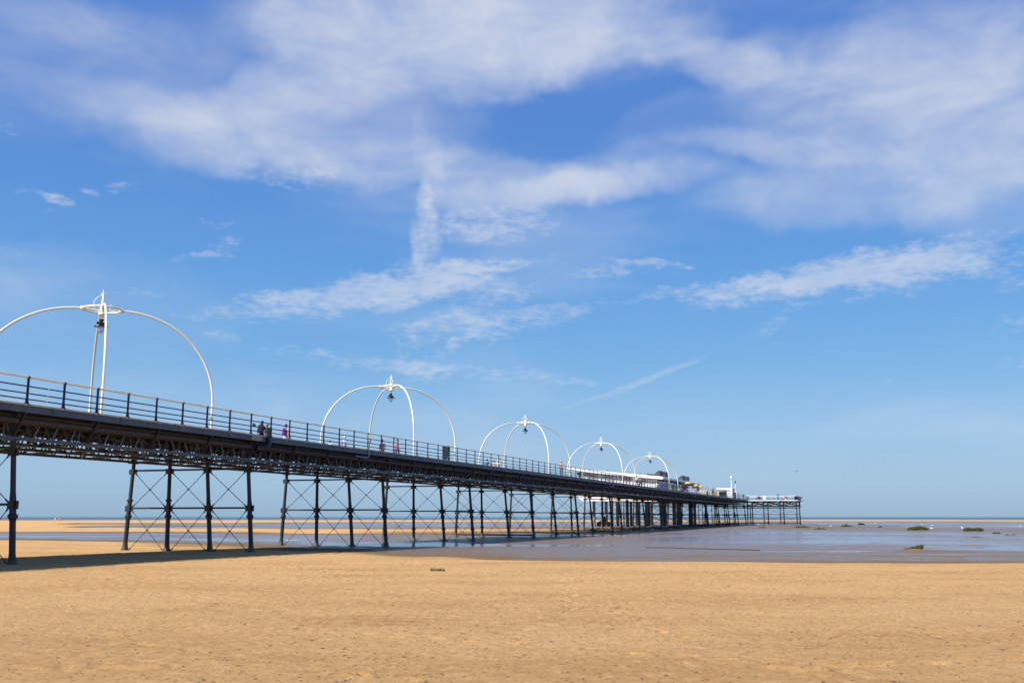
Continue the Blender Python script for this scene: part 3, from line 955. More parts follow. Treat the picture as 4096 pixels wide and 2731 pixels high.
def girder(q, near):
    mb = MB()
    L0, L1 = A0, A1
    top = DECK - 0.30
    mid = (L0 + L1) / 2
    mb.box((mid, q, top - 0.05), (L1 - L0, 0.16, 0.10), 0)
    mb.box((mid, q, ZG + 0.012), (L1 - L0, 0.22, 0.024), 1)  # bottom chord coloured paler for light bounced off the sand
    mb.box((mid, q - 0.05, ZG + 0.074), (L1 - L0, 0.022, 0.10), 1)
    k = int(math.floor(L0 / PAN))
    while k * PAN < L1:
        x = k * PAN
        ph = k % 16
        flip = ph >= 8
        y1 = q + (0.035 if not flip else -0.035)
        # flats leaning one way in front, the other way behind, mirrored about mid-bay
        mb.bar((x, q - 0.035, ZG + 0.05), (x + PAN * 0.5, q - 0.035, top - 0.05), 0.016, 0.09, (1, 0, 0), 1 if not flip else 0)  # paler slot paints the flats that catch the light
        mb.bar((x + PAN * 0.5, q + 0.035, top - 0.05), (x + PAN, q + 0.035, ZG + 0.05), 0.016, 0.09, (1, 0, 0), 0 if not flip else 1)
        if ph % 4 == 3:
            mb.bar((x + PAN * 0.5, q - 0.05, ZG + 0.05), (x + PAN * 0.5, q - 0.05, ZG + 0.55), 0.02, 0.05, (1, 0, 0), 1)
        k += 1
    for j in range(-4, 16):
        mb.box((j * BAY, q, ZG - 0.02), (0.55, 0.26, 0.05), 1)
        mb.box((j * BAY, q, (ZG + top) / 2), (0.30, 0.05, top - ZG), 0)
    mb.build('lattice_girder', [M['iron'], M['iron_lit']], pier_o)


for q in (0.58, 3.1, 5.4, 7.8):
    girder(q, q < 1)
# cross frames between the girders
mb = MB()
for k in range(-18, 61):
    a = k * 3.8125
    mb.box((a, 4.2, ZG + 0.06), (0.07, 7.2, 0.07))
    for q0 in (0.58, 3.1, 5.4):
        mb.bar((a, q0, ZG + 0.1), (a, q0 + 2.4, DECK - 0.36), 0.05, 0.06)
        mb.bar((a + .03, q0 + 2.4, ZG + 0.1), (a + .03, q0, DECK - 0.36), 0.05, 0.06)
    if k % 2 == 0:
        mb.bar((a, 0.6, ZG + 0.03), (a + 3.8, 4.2, ZG + 0.03), 0.07, 0.02)
        mb.bar((a, 4.2, ZG + 0.03), (a + 3.8, 7.8, ZG + 0.03), 0.07, 0.02)
mb.build('cross_frame', M['iron'], pier_o)
# slanting edge brackets
for k in range(-3, 61):
    a = k * 3.8125
    mb = MB()
    mb.bar((0, 0.03, DECK - 0.29), (0, 0.60, ZG + 0.08), 0.12, 0.10, (1, 0, 0))
    mb.box((0, 0.30, DECK - 0.325), (0.10, 0.60, 0.06))
    b = mb.build('edge_bracket', M['iron'], pier_o)
    b.location = (a, 0, 0)
# rusty service pipe slung under the edge, in lagged lengths
mb = MB()
a = A0
while a < A1 - 1:
    mb.tube([(a, 0.36, 5.33), (a + 3.78, 0.36, 5.33)], 0.135, 12)
    mb.tube([(a + 3.70, 0.36, 5.33), (a + 3.84, 0.36, 5.33)], 0.152, 12)
    a += 3.8125
mb.build('service_pipe', M['pipe'], pier_o)
# lagged downpipe with elbow
mb = MB()
mb.tube([(16.1, -0.14, 6.38), (16.1, -0.14, 5.95), (16.1, -0.15, 5.55), (16.0, -0.13, 5.36), (15.75, -0.02, 5.25), (15.45, 0.2, 5.30)],
        [0.135, 0.13, 0.13, 0.17, 0.20, 0.19], 14)
mb.tube([(16.1, -0.14, 5.86), (16.1, -0.14, 5.90)], 0.155, 14)
mb.tube([(16.1, -0.15, 5.56), (16.1, -0.15, 5.60)], 0.15, 14)
mb.build('lagged_downpipe', M['black'], pier_o)
mb = MB()
mb.box((15.1, -0.055, DECK - 0.17), (0.95, 0.03, 0.24))
mb.build('patch_plate', mat('pale_patch_steel', (0.24, 0.25, 0.25), 0.5, spot=RUST, spot_amt=0.2), pier_o)
# swan-neck conduits with a socket box on the railing
for a in (27.4, 91.5, 152.0, 168.5, 205.0):
    mb = MB()
    pts = [(a - 1.35, 0.12, 5.46), (a - 0.4, -0.08, 5.42)]
    for t in range(7):
        u = R(90) * t / 6
        pts.append((a - 0.25 + 0.25 * math.sin(u), -0.10, 5.42 + 0.25 * (1 - math.cos(u))))
    pts += [(a, -0.10, 6.35)]
    mb.tube(pts, 0.035, 8)
    mb.box((a, -0.13, 6.45), (0.15, 0.12, 0.2))
    mb.build('conduit', M['conduit'], pier_o)


# ---- trestles
def column(p_top, p_bot, zb, zmid, extra):
    """cast-iron column with collars and a spreading foot"""
    mb = MB()
    ax = ((p_top[0] - p_bot[0]) / (p_top[2] - p_bot[2]), (p_top[1] - p_bot[1]) / (p_top[2] - p_bot[2]))
    H = p_top[2] - p_bot[2]
    zm = zmid - p_bot[2]
    pr = [(0.20, -0.5), (0.20, 0.03), (0.165, 0.10), (0.135, 0.25), (0.118, 0.4), (0.114, zm - 0.62), (0.135, zm - 0.52), (0.185, zm - 0.46),
          (0.185, zm - 0.37), (0.125, zm - 0.32), (0.118, zm + 0.3), (0.112, zm + 0.32)]
    if extra == 1:
        pr += [(0.112, zm + 0.36), (0.16, zm + 0.38), (0.16, zm + 0.47), (0.105, zm + 0.5)]
    pr += [(0.100, zm + 0.52), (0.097, H - 0.05), (0.13, H - 0.02), (0.13, H)]
    if extra == 2:
        k = 5
        pr = pr[:k] + [(0.116, 0.85), (0.165, 0.90), (0.165, 1.02), (0.116, 1.06)] + pr[k:]
    mb.lathe(pr, 14, p_bot, 0, ax)
    return mb


def trestle(ac, low, extra):
    zu, zm = 4.15, 2.19
    cols = []
    for (qt, qb) in COLQ:
        zb = lq(ac, qb) + 0.0
        cols.append((qt, qb, zb))

    def at(i, z):
        qt, qb, zb = cols[i]
        return qb + (qt - qb) * (z - zb) / (ZG - zb)
    t = None
    for lev, z in ((0, zu), (1, zm)):
        mb = MB()
        for i in range(4):
            mb.box((ac, at(i, z), z), (0.10, 0.46, 0.27 if lev == 0 else 0.31))
            mb.box((ac, at(i, z), z), (0.25, 0.26, 0.25 if lev == 0 else 0.29))
        for i in range(3):
            mb.bar((ac, at(i, z) + .2, z + (0.06 if lev == 0 else 0.02)), (ac, at(i + 1, z) - .2, z + (0.06 if lev == 0 else 0.02)), 0.10, 0.095)
        o = mb.build('trestle' if lev == 0 else 'cross_bar', M['iron'], t or pier_o)
        t = t or o
    if low:
        z = max(c[2] for c in cols) + 0.22
        mb = MB()
        mb.bar((ac, at(0, z), z), (ac, at(3, z), z), 0.16, 0.14)
        mb.build('sill', M['iron'], t)
    for i in range(4):
        qt, qb, zb = cols[i]
        ex = extra if extra != 1 else (1 if i < 2 and False or i >= 2 else 0)
        column((ac, qt, ZG), (ac, qb, zb), zb, zm, ex).build('column', M['column'], t)
    for i in range(3):
        for (zt, zbm) in ((zu - 0.12, zm + 0.13), (zm - 0.13, max(cols[i][2], cols[i + 1][2]) + 0.02)):
            mb = MB()
            l1, r1 = at(i, zt) + .24, at(i + 1, zt) - .24
            l0, r0 = at(i, zbm) + .24, at(i + 1, zbm) - .24
            for (p, q, off) in (((l1, zt), (r0, zbm), .02), ((r1, zt), (l0, zbm), -.02)):
                P0 = Vector((ac + off, p[0], p[1])); P1 = Vector((ac + off, q[0], q[1]))
                d = (P1 - P0)
                mb.tube([P0, P1], 0.017, 6)
                mb.tube([P0 - d * 0.035, P0 + d * 0.05], 0.032, 6)
                mb.tube([P1 - d * 0.05, P1 + d * 0.03], 0.032, 6)
            cx = ((l1 + r1 + l0 + r0) / 4, (zt + zbm) / 2)
            mb.box((ac, cx[0], cx[1]), (0.09, 0.07, 0.07))
            mb.build('tie_rods', M['iron'], t)


for j in range(-1, 16):
    trestle(j * BAY + 0.05, j >= 4, 1 if j < 2 else (2 if j >= 3 else 0))

# ---- extra piles and trestles under the widened seaward half, on the far side
mb = MB()
for a, q in ((150, 10.6), (157, 10.6), (165, 10.6), (172, 12.5)):
    pass
for a, qs in ((168.5, (11.5, 14.5, 17.5, 20.5)), (183.5, (11.5, 14.5, 17.5, 20.5)), (198.5, (11.5, 14.5, 17.5, 20.5)), (213.5, (11.5, 14.5, 17.5, 20.5)),
              (176.0, (9.6, 13.0)), (191.0, (9.6, 13.0, 16.0)), (206.0, (9.6, 13.0, 16.0)), (221.0, (9.6, 13.0, 16.0)), (236.0, (-0.2, 4.0, 9.6, 13.0))):
    for q in qs:
        zb = lq(a, q)
        mb = column((a, q, ZG + 0.2), (a, q, zb), zb, 2.19, 2)
        mb.build('column', M['column'], pier_o)
def brace(p, q, r=0.02):
    """a pair of crossing tie rods between two columns; p, q = (a, q, z) opposite corners"""
    mb = MB()
    d = 0.03
    mb.tube([p, q], r, 5)
    mb.tube([(p[0] + d, p[1], q[2]), (q[0] + d, q[1], p[2])] if abs(p[0] - q[0]) < .1 else [(p[0], p[1] + d, q[2]), (q[0], q[1] + d, p[2])], r, 5)
    c = [(u + v) / 2 for u, v in zip(p, q)]
    mb.box(c, (0.09, 0.09, 0.08))
    mb.build('cross_brace', M['iron'], pier_o)


def tie(p, q, w=0.1, h=0.1):
    mb = MB(); mb.bar(p, q, w, h); mb.build('cross_bar', M['iron'], pier_o)


for a in (168.5, 183.5, 198.5, 213.5):
    for z in (4.1, 2.19):
        tie((a, 8.2, z), (a, 20.5, z))
    for q in (8.3, 11.5, 14.5, 17.5):
        for z0, z1 in ((2.3, 4.0), (0.1, 2.1)):
            brace((a, q, z0), (a, q + 3.1, z1), 0.017)
slimy = mat('slimy_timber', (0.06, 0.055, 0.025), 0.8, var=0.4, spot=(0.13, 0.12, 0.03), spot_amt=0.5, spot_scale=2)
for a in (106, 121, 137):
    for (q0, q1, da, w) in ((1.0, 1.5, 14, .22), (7.0, 9.5, 15, .26)):
        mb = MB()
        mb.bar((a, q0, lq(a, 4) + .15), (a + da, q1, lq(a + da, 4) + .15), w * 1.1, w)
        mb.build('ground_timber', slimy, pier_o)

# ---- head of the pier: platform reaching out on the near side
HQ1 = 24.0
mb = MB()
a = HEAD_A0
q = HEAD_Q0
while q < HQ1:
    mb.box(((HEAD_A0 + HEAD_A1) / 2, q + 0.075, DECK - 0.035), (HEAD_A1 - HEAD_A0 - .06, 0.145, 0.07))
    q += 0.155
mb.build('deck', M['deck'], pier_o)
mb = MB()
for k in range(10):
    w = 4.08
    q0 = HEAD_Q0 + k * w
    if q0 < HQ1 - 1:
        mb.box((HEAD_A0 + 0.02, q0 + w / 2, DECK - 0.12), (0.05, w - 0.10, 0.24))
mb.box(((HEAD_A0 + HEAD_A1) / 2, HEAD_Q0 - 0.02, DECK - 0.12), (HEAD_A1 - HEAD_A0, 0.05, 0.24))
mb.build('edge_beam', mat('pale_stone_paint', (0.74, 0.70, 0.62), 0.6, var=0.08, spot=(0.5, 0.3, 0.15), spot_amt=0.15, spot_scale=.4), pier_o)
mb = MB()
for aa in (HEAD_A0 + 0.25, HEAD_A1 - 2.6):
    for k in range(3):
        q0, q1 = HEAD_Q0 + 0.35 + k * 4.0, HEAD_Q0 + 0.35 + (k + 1) * 4.0
        mb.bar((aa, q0, 5.6), (aa, q1, 4.6), 0.12, 0.22)
        mb.bar((aa + .1, q1, 5.6), (aa + .1, q0, 4.6), 0.12, 0.22)
    mb.bar((aa, HEAD_Q0, 5.62), (aa, 8, 5.62), 0.2, 0.24)
    mb.bar((aa, HEAD_Q0, 4.42), (aa, 8, 4.42), 0.2, 0.26)
for k in range(4):
    q0 = HEAD_Q0 + 0.35 + k * 4.0
    mb.bar((HEAD_A0, q0, 5.6), (HEAD_A1, q0, 5.6), 0.2, 0.25)
    mb.bar((HEAD_A0, q0, 4.45), (HEAD_A1, q0, 4.45), 0.2, 0.22)
mb.build('lattice_girder', M['iron'], pier_o)
for k in range(4):
    for aa in (HEAD_A0 + 0.3, HEAD_A1 - 2.5):
        q = HEAD_Q0 + 0.35 + k * 4.0
        zb = lq(aa, q)
        mb = MB()
        mb.lathe([(0.2, -0.4), (0.2, .05), (0.15, 0.3), (0.13, 1.9), (0.18, 1.95), (0.18, 2.05), (0.125, 2.1), (0.12, 4.4 - zb), (0.2, 4.45 - zb), (0.2, 5.5 - zb)], 12, (aa, q, zb))
        mb.build('column', M['column'], pier_o)
for aa in (HEAD_A0 + 0.3, HEAD_A1 - 2.5):
    for z in (4.0, 2.35, 0.15):
        tie((aa, HEAD_Q0 + .35, z), (aa, 8, z), 0.12, 0.13)
    for k in range(5):
        q0 = HEAD_Q0 + 0.35 + k * 4.0
        for z0, z1 in ((2.45, 3.9), (0.1, 2.25)):
            brace((aa, q0, z0), (aa, q0 + 4, z1), 0.022)
for k in range(4):
    q0 = HEAD_Q0 + 0.35 + k * 4.0
    for z0, z1 in ((2.45, 3.9), (0.1, 2.25)):
        brace((HEAD_A0 + .3, q0, z0), (HEAD_A1 - 2.5, q0, z1), 0.022)
    tie((HEAD_A0 + .3, q0, 2.35), (HEAD_A1 - 2.5, q0, 2.35), 0.12, 0.13)
mb = MB()
pts = [(HEAD_A1 - 3, HEAD_Q0, 5.75)]
for t in range(9):
    u = R(200) * t / 8
    pts.append((HEAD_A1 - 3, HEAD_Q0 - 0.35 - 0.35 * math.sin(u) * 0.9, 5.75 - 0.1 + 0.55 - 0.55 * math.cos(u)))
mb.tube(pts, 0.04, 8)
mb.lathe([(0.04, 0.2), (0.16, 0.05), (0.17, -0.04), (0.05, -0.12)], 10, pts[-1])
mb.build('swan_neck_lamp', M['iron'], pier_o)

# ------------------------------------------------------------------ railings
RAIL_H = 1.04


def post_mb():
    mb = MB()
    prof = [(0.056, 1.0), (0.056, 0.34), (0.060, 0.24), (0.072, 0.15), (0.10, 0.07), (0.135, 0.02), (0.135, 0.0)]
    poly = [(w, 0, z) for w, z in prof] + [(-w, 0, z) for w, z in prof[::-1]]
    mb.prism([(p[0], -0.014, p[2]) for p in poly], (0, 0.028, 0))
    prof2 = [(0.030, 1.0), (0.030, 0.3), (0.05, 0.15), (0.09, 0.04), (0.10, 0.0)]
    poly = [(0, w, z) for w, z in prof2] + [(0, -w, z) for w, z in prof2[::-1]]
    mb.prism([(-0.012, p[1], p[2]) for p in poly], (0.024, 0, 0))
    mb.tube([(-0.055, 0, RAIL_H), (0.055, 0, RAIL_H)], 0.048, 12)
    mb.box((0, 0, 0.99), (0.09, 0.06, 0.06))
    mb.box((0, 0, 0.012), (0.28, 0.2, 0.024))
    for z in (0.21, 0.43, 0.70):
        mb.box((0, 0, z), (0.09, 0.05, 0.07))
    return mb


def railing(label, q, a_lo, a_hi, detail):
    t = thing('pier_railing', pier(0, q), ANG, label, 'railing')
    mb = MB(); mb.tube([(A0, 0, RAIL_H), (A1, 0, RAIL_H)], 0.040, 10)
    for k in range(-18, 64):
        mb.tube([(k * 3.66 + .8, 0, RAIL_H), (k * 3.66 + .86, 0, RAIL_H)], 0.042, 10)
    mb.build('handrail', M['cream'], t)
    for z in (0.21, 0.43, 0.70):
        mb = MB(); mb.tube([(A0, 0, z), (A1, 0, z)], 0.026, 8)
        mb.build('rail', M['navy'], t)
    p0 = None
    rest = MB()
    for k in range(-38, 127):
        a = k * 1.83
        if detail and a_lo <= k < a_hi:
            if p0 is None:
                p0 = post_mb().build('post', M['navy'], t); p = p0
            else:
                p = p0.copy(); COL.objects.link(p); p.parent = t
            p.location = (a, 0, 0)
        else:
            s = post_mb()
            s.v = [(v[0] + a, v[1], v[2]) for v in s.v]
            rest.add(s.v, s.f)
    tag(rest.build('post', M['navy'], t), kind='stuff')
    if detail:
        mb = MB()
        for (x, z) in ((0.99, 0.70), (0.96, 0.43), (0.93, 0.21)):
            mb.tube([(x, 0, z), (x + .05, 0, z)], 0.030, 8)
        mb.build('white_tape', M['white'], t)
    return t


railing('railing along the near edge of the pier, cream handrail on navy posts', 0.02, 0, 99, True)

t = thing('pier_railing', pier(HEAD_A0, HEAD_Q0), ANG, 'white topped railing round the projecting head of the pier', 'railing')
HR = [((0.1, 0.08), (0.1, 11.9)), ((0.1, 0.08), (13.9, 0.08)), ((13.9, 0.08), (13.9, 16))]
mb = MB()
for (p, q) in HR:
    mb.bar((p[0], p[1], 1.02), (q[0], q[1], 1.02), 0.14, 0.09)
mb.build('handrail', M['white'], t)
mb = MB()
for (p, q) in HR:
    for z in (0.2, 0.42, 0.64):
        mb.bar((p[0], p[1], z), (q[0], q[1], z), 0.03, 0.03)
mb.build('rail', M['navy'], t)
for (p, q) in HR:
    n = int((Vector(q) - Vector(p)).length / 2.0)
    for k in range(n + 1):
        u = k / n
        if k == 0 and p == (0.1, 0.08) and q[0] > 1: continue
        if k == 0 and p == (13.9, 0.08): continue
        x, y = p[0] + (q[0] - p[0]) * u, p[1] + (q[1] - p[1]) * u
        mb = MB(); mb.box((0, 0, 0.49), (0.08, 0.08, 0.98)); mb.box((0, 0, 0.02), (0.2, 0.2, 0.04))
        b = mb.build('post', M['navy'], t); b.location = (x, y, 0)
# solid side panel at the corner of the head
mb = MB()
mb.box((7.0, 0.10, 0.5), (13.6, 0.03, 0.72))
mb.build('side_panel', M['navy'], t)

# ------------------------------------------------------------------ lamp arches
ARCHES = [8.1, 38.8, 70.4, 102.0, 133.8]
ALAB = ['white four-legged lamp arch nearest the camera, its left leg cut off by the frame',
        'white lamp arch standing above the litter bin and the walker in red',
        'middle white lamp arch over the walkers in blue and peach shirts',
        'fourth white lamp arch seaward, crossing in front of the pavilion roof',
        'smallest farthest white lamp arch, beside the dark roof fins of the pavilion']
arch = thing('lamp_arch', pier(ARCHES[0], 4.15), ANG, ALAB[0], 'street lamp', 'white lamp arches spanning the pier')
RZ, RR = 5.54, 0.87
for sx in (-1, 1):
    for sy in (-1, 1):
        mb = MB()
        pts = [(3.75 * sx, 3.75 * sy, -0.02), (3.75 * sx, 3.75 * sy, 1.25)]
        r0 = 3.75 * math.sqrt(2)
        for k in range(1, 25):
            u = R(90) * k / 24
            r = RR + (r0 - RR) * math.cos(u) ** 0.96
            pts.append((r / math.sqrt(2) * sx, r / math.sqrt(2) * sy, 1.25 + (RZ - 1.25) * math.sin(u) ** 0.96))
        mb.tube(pts, 0.055, 12)
        mb.box((3.75 * sx, 3.75 * sy, 1.18), (0.10, 0.10, 0.16))
        mb.tube([(3.75 * sx, 3.75 * sy, 0), (3.75 * sx, 3.75 * sy, 0.06)], 0.11, 12)
        mb.build('leg', M['arch_white'], arch)
mb = MB()
mb.tube([(RR * math.cos(2 * math.pi * k / 32), RR * math.sin(2 * math.pi * k / 32), RZ) for k in range(32)], 0.05, 10, closed=True)
for k in range(4):
    u = R(45 + 90 * k)
    c, s = math.cos(u), math.sin(u)
    mb.tube([(RR * c, RR * s, RZ), (0.1 * c, 0.1 * s, RZ - 0.06)], 0.038, 10)
    mb.lathe([(0.06, -0.10), (0.11, -0.06), (0.12, 0), (0.11, 0.06), (0.06, 0.10)], 10, (RR * c, RR * s, RZ))
mb.lathe([(0.05, -0.34), (0.12, -0.32), (0.17, -0.26), (0.17, -0.2), (0.10, -0.14), (0.10, 0.12), (0.13, 0.16), (0.05, 0.26)], 14, (0, 0, RZ))
mb.build('ring', M['arch_white'], arch)
mb = MB()
mb.lathe([(0.04, 0.2), (0.055, 0.4), (0.04, 0.62), (0.028, 0.72), (0.045, 0.76), (0.03, 0.80), (0.022, 0.9), (0.004, 1.02)], 12, (0, 0, RZ))
for k in range(4):
    u = R(45 + 90 * k)
    c, s = math.cos(u), math.sin(u)
    pts = [(0.33, 0.03), (0.38, 0.14), (0.39, 0.28), (0.355, 0.42), (0.265, 0.54), (0.15, 0.63), (0.07, 0.70), (0.03, 0.75), (0.06, 0.79), (0.10, 0.78), (0.09, 0.75)]
    mb.tube([(r * c, r * s, RZ + z) for r, z in pts], 0.020, 6)
    pts = [(0.12 + 0.085 * math.cos(v), 0.16 + 0.085 * math.sin(v)) for v in [R(-150 + 30 * j) for j in range(10)]]
    mb.tube([(r * c, r * s, RZ + z) for r, z in pts], 0.020, 6)
mb.build('finial', M['arch_white'], arch)
mb = MB()
mb.lathe([(0.03, -0.36), (0.055, -0.40), (0.03, -0.44), (0.03, -0.50)], 10, (0, 0, RZ), 1)
mb.lathe([(0.05, -0.46), (0.11, -0.48), (0.115, -0.53), (0.07, -0.56), (0.075, -0.60), (0.15, -0.64), (0.19, -0.71), (0.22, -0.76), (0.31, -0.80), (0.32, -0.83), (0.24, -0.85), (0.16, -0.85)], 20, (0, 0, RZ), 0)
mb.box((-0.13, 0.10, RZ - 0.66), (0.06, 0.06, 0.12), 0)
lamp = mb.build('lamp', [M['black'], M['arch_white']], arch)
mb = MB()
mb.lathe([(0.16, -0.85), (0.165, -0.90), (0.15, -0.98), (0.115, -1.06), (0.06, -1.12), (0.01, -1.14)], 18, (0, 0, RZ))
mb.build('lamp_glass', M['glass'], lamp)
for a_, lb in zip(ARCHES[1:], ALAB[1:]):
    c = copy_tree(arch)
    c.location = pier(a_, 4.15)
    c['label'] = lb

# ------------------------------------------------------------------ pavilion at the seaward end
PA = 168.0
pav = thing('pavilion', pier(PA, 9, DECK), ANG, 'low white pavilion with a long sweeping roof and dark roof fins on the pier', 'pavilion')
# local: x seaward, y away from the pier, z above deck


def roof_z(y):
    return 3.68 + 0.096 * y + 0.0006 * y * y


mb = MB()
ys = np.linspace(0.0, 19.6, 21)
top = []; bot = []
for i, y in enumerate(ys):
    y = float(y)
    th = 0.56 if y < 15 else 0.56 - 0.30 * (y - 15) / 4.6
    top.append((0, y, roof_z(y))); bot.append((0, y, roof_z(y) - th))
# rounded nose towards the pier
nose = [(0, -0.22 * math.sin(u), roof_z(0) - 0.28 + 0.28 * math.cos(u)) for u in [R(22 * k) for k in range(1, 8)]]
poly = top[::-1] + nose + bot
mb.prism(poly, (46, 0, 0))
mb.build('roof', M['roof'], pav)
mb = MB()
poly = [(0.5, 0.5, roof_z(0.5) - 0.66)] + [(0.5, float(y), roof_z(float(y)) - 0.60) for y in np.linspace(3, 16, 8)] + [(0.5, 16, roof_z(16) - 0.72), (0.5, 3, roof_z(3) - 0.72), (0.5, 0.5, roof_z(0.5) - 0.70)]
mb.prism(poly, (45, 0, 0))
mb.build('soffit', M['soffit'], pav)
# shoreward wall
mb = MB()
wt = [(1.0, float(y), roof_z(float(y)) - 0.55) for y in np.linspace(1.2, 17.2, 12)]
mb.prism([(1.0, 1.2, -0.02)] + wt + [(1.0, 16.0, -0.02)], (0.25, 0, 0))
wall = mb.build('wall', M['render'], pav)
for (y0, y1) in ((13.4, 16.1), (9.7, 12.3), (6.4, 8.7), (3.4, 5.4)):
    zt0, zt1 = roof_z(y0) - 0.85, roof_z(y1) - 0.85
    h = 0.95
    mb = MB()
    mb.prism([(0.93, y0, zt0), (0.93, y1, zt1), (0.93, y1 - 0.5, zt1 - h), (0.93, y0 + 0.3, zt0 - h)], (0.08, 0, 0))
    w = mb.build('shaded_window', M['recess_shade'], pav)  # flat grey panel, recess shading painted in its colour
    mb = MB()
    mb.bar((0.90, y0, zt0 + .04), (0.90, y1, zt1 + .04), 0.12, 0.08)
    mb.build('window_hood', M['soffit'], w)
# dark wedge built in place of the shaded gap under the roof's left end
mb = MB()
mb.prism([(0.9, 16.4, roof_z(16.4) - 0.7), (0.9, 17.8, roof_z(17.8) - 0.75), (0.9, 16.3, 2.0)], (3, 0, 0))
mb.build('gap_shade', M['slate'], pav)
mb = MB()
mb.prism([(1.3, 1.25, -0.02), (1.3, 1.25, 3.2), (38, 1.25, 3.2), (38, 1.25, -0.02)], (0, 0.15, 0))
mb.build('glazed_front', M['dglass'], pav)
for k in range(10):
    mb = MB(); mb.box((2.5 + k * 3.9, 1.21, 1.6), (0.10, 0.10, 3.2))
    mb.build('mullion', M['slate'], pav)
for k in range(5):
    mb = MB(); mb.box((5 + k * 9.5, 0.45, 1.5), (0.14, 0.14, 3.0))
    mb.build('canopy_post', M['white'], pav)
# slatted screen at the seaward end
mb = MB()
for k in range(22):
    mb.box((36.5 + k * 0.45, 0.2, 2.55), (0.09, 0.07, 1.2))
mb.box((41.3, 0.2, 3.10), (10, 0.09, 0.10))
mb.build('slatted_screen', M['slate'], pav)
# roof fins
for x0, big in ((3.2, 1), (8.4, 0), (29.0, 1), (34.5, 0)):
    y0 = 1.1
    zb = roof_z(y0) - 0.05
    mb = MB()
    mb.prism([(x0, y0, zb), (x0, y0, zb + 1.25), (x0, y0 + 0.3, zb + 1.25), (x0, y0 + 1.5, zb + 0.25)], (4.0 if big else 3.7, 0, 0))
    mb.build('roof_fin', M['slate'], pav)
mb = MB()
mb.prism([(7.5, 4.5, roof_z(4.5) - .05), (7.5, 3.4, roof_z(3.4) - .05), (7.5, 3.5, roof_z(3.3) + .5), (7.5, 4.6, roof_z(4.7) + 0.5)], (1.2, 0, 0))
mb.build('roof_fin', M['slate'], pav)
mb = MB()
for (x, y) in ((0.5, 11.2), (0.6, 4.5)):
    mb.tube([(x, y - .15, roof_z(y)), (x, y, roof_z(y) + .5), (x, y + .15, roof_z(y))], 0.03, 6)
mb.tube([(0.5, 11.2, roof_z(11.2) + .35), (0.55, 8, roof_z(8) + .22), (0.6, 4.5, roof_z(4.5) + .35), (0.6, 1.5, roof_z(1.5) + .2)], 0.012, 5)
mb.build('safety_line', M['slate'], pav)
# base slab: white face, rust line, grey underside rising seaward
mb = MB()
mb.prism([(0.2, -0.6, -0.02), (0.2, 17.6, 0.05), (0.2, 16.4, -1.03), (0.2, -0.6, -1.18)], (2.5, 0, 0))
mb.prism([(2.7, -0.6, -0.02), (2.7, 16.6, 0.0), (2.7, 15.6, -0.9), (2.7, -0.6, -1.1)], (44, 0, 0))
mb.build('base_slab', M['render'], pav)
mb = MB()
mb.box((0.17, 7.8, -0.60), (0.06, 16.2, 0.09))
mb.build('rust_line', M['rustband'], pav)
# big concrete and rusty steel piles
pil = [(4, 15.0, .30), (3, 13.0, .24), (12, 14.5, .34), (5, 11.5, .30), (16, 13, .36), (8, 9.0, .34), (18, 10.5, .28), (5, 6.0, .42), (22, 8.0, .32), (10, 5.0, .38),
       (16, 3.0, .34), (26, 5.5, .3), (20, 1.5, .4), (30, 2.5, .34), (33, 0.2, .38), (38, 3.5, .3), (40, 0.4, .34)]
for (x, y, r) in pil:
    zb = lq(PA + x, 9 + y) - DECK
    mb = MB()
    mb.lathe([(r, zb - .3), (r, zb + 1.0), (r * .97, -1.5), (r * 1.1, -1.45), (r * 1.1, -1.0)], 16, (x, y, 0))
    mb.build('pile', M['conc'], pav)

# ------------------------------------------------------------------ kiosk and its mast
kio = thing('kiosk', pier(224.5, 4.6), ANG, 'small white flat-roofed kiosk near the end of the pier', 'kiosk')
mb = MB()
mb.box((2.0, 0.1, 1.25), (4.0, 3.3, 2.5))
mb.build('body', M['render'], kio)
mb = MB()
mb.prism([(-0.25, 1.95, 2.5), (-0.25, 1.95, 2.95), (-0.25, -1.75, 2.85), (-0.25, -2.2, 2.4), (-0.25, -1.7, 2.3)], (4.6, 0, 0))
mb.build('roof', M['roof'], kio)
mb = MB()
mb.box((-0.02, 0.45, 1.55), (0.06, 1.9, 1.15))
mb.build('hatch', M['dglass'], kio)
mb = MB()
mb.box((-0.10, 0.45, 0.93), (0.3, 2.1, 0.08))
mb.build('counter', M['bluepanel'], kio)
mb = MB()
pts = [(0.0, -1.65, 0), (0.0, -1.65, 1.7)] + [(0.0, -2.35 + 0.7 * math.cos(u), 1.7 + 0.5 * math.sin(u)) for u in [R(20 * k) for k in range(1, 10)]] + [(0.0, -3.05, 0)]
mb.prism(pts, (2.0, 0, 0))
mb.build('porch', M['render'], kio)
mb = MB()
mb.box((-0.03, -2.35, 0.95), (0.05, 1.0, 1.85))
mb.build('door', M['bluepanel'], kio)

mast = thing('lamp_mast', pier(224.0, 2.75), ANG, 'tall tapering white mast topped by a white globe beside the kiosk', 'lamp mast')
mb = MB()
mb.lathe([(0.34, 0), (0.28, 1.5), (0.18, 3.0), (0.12, 4.4), (0.11, 4.95), (0.24, 5.05), (0.30, 5.2), (0.2, 5.3)], 14, (0, 0, 0))
mb.build('shaft', M['white'], mast)
mb = MB()
mb.lathe([(0.15, 5.2)] + [(0.30 * math.sin(R(20 * k)), 5.52 - 0.30 * math.cos(R(20 * k))) for k in range(2, 9)] + [(0.01, 5.82)], 16)
mb.build('globe', M['white'], mast)

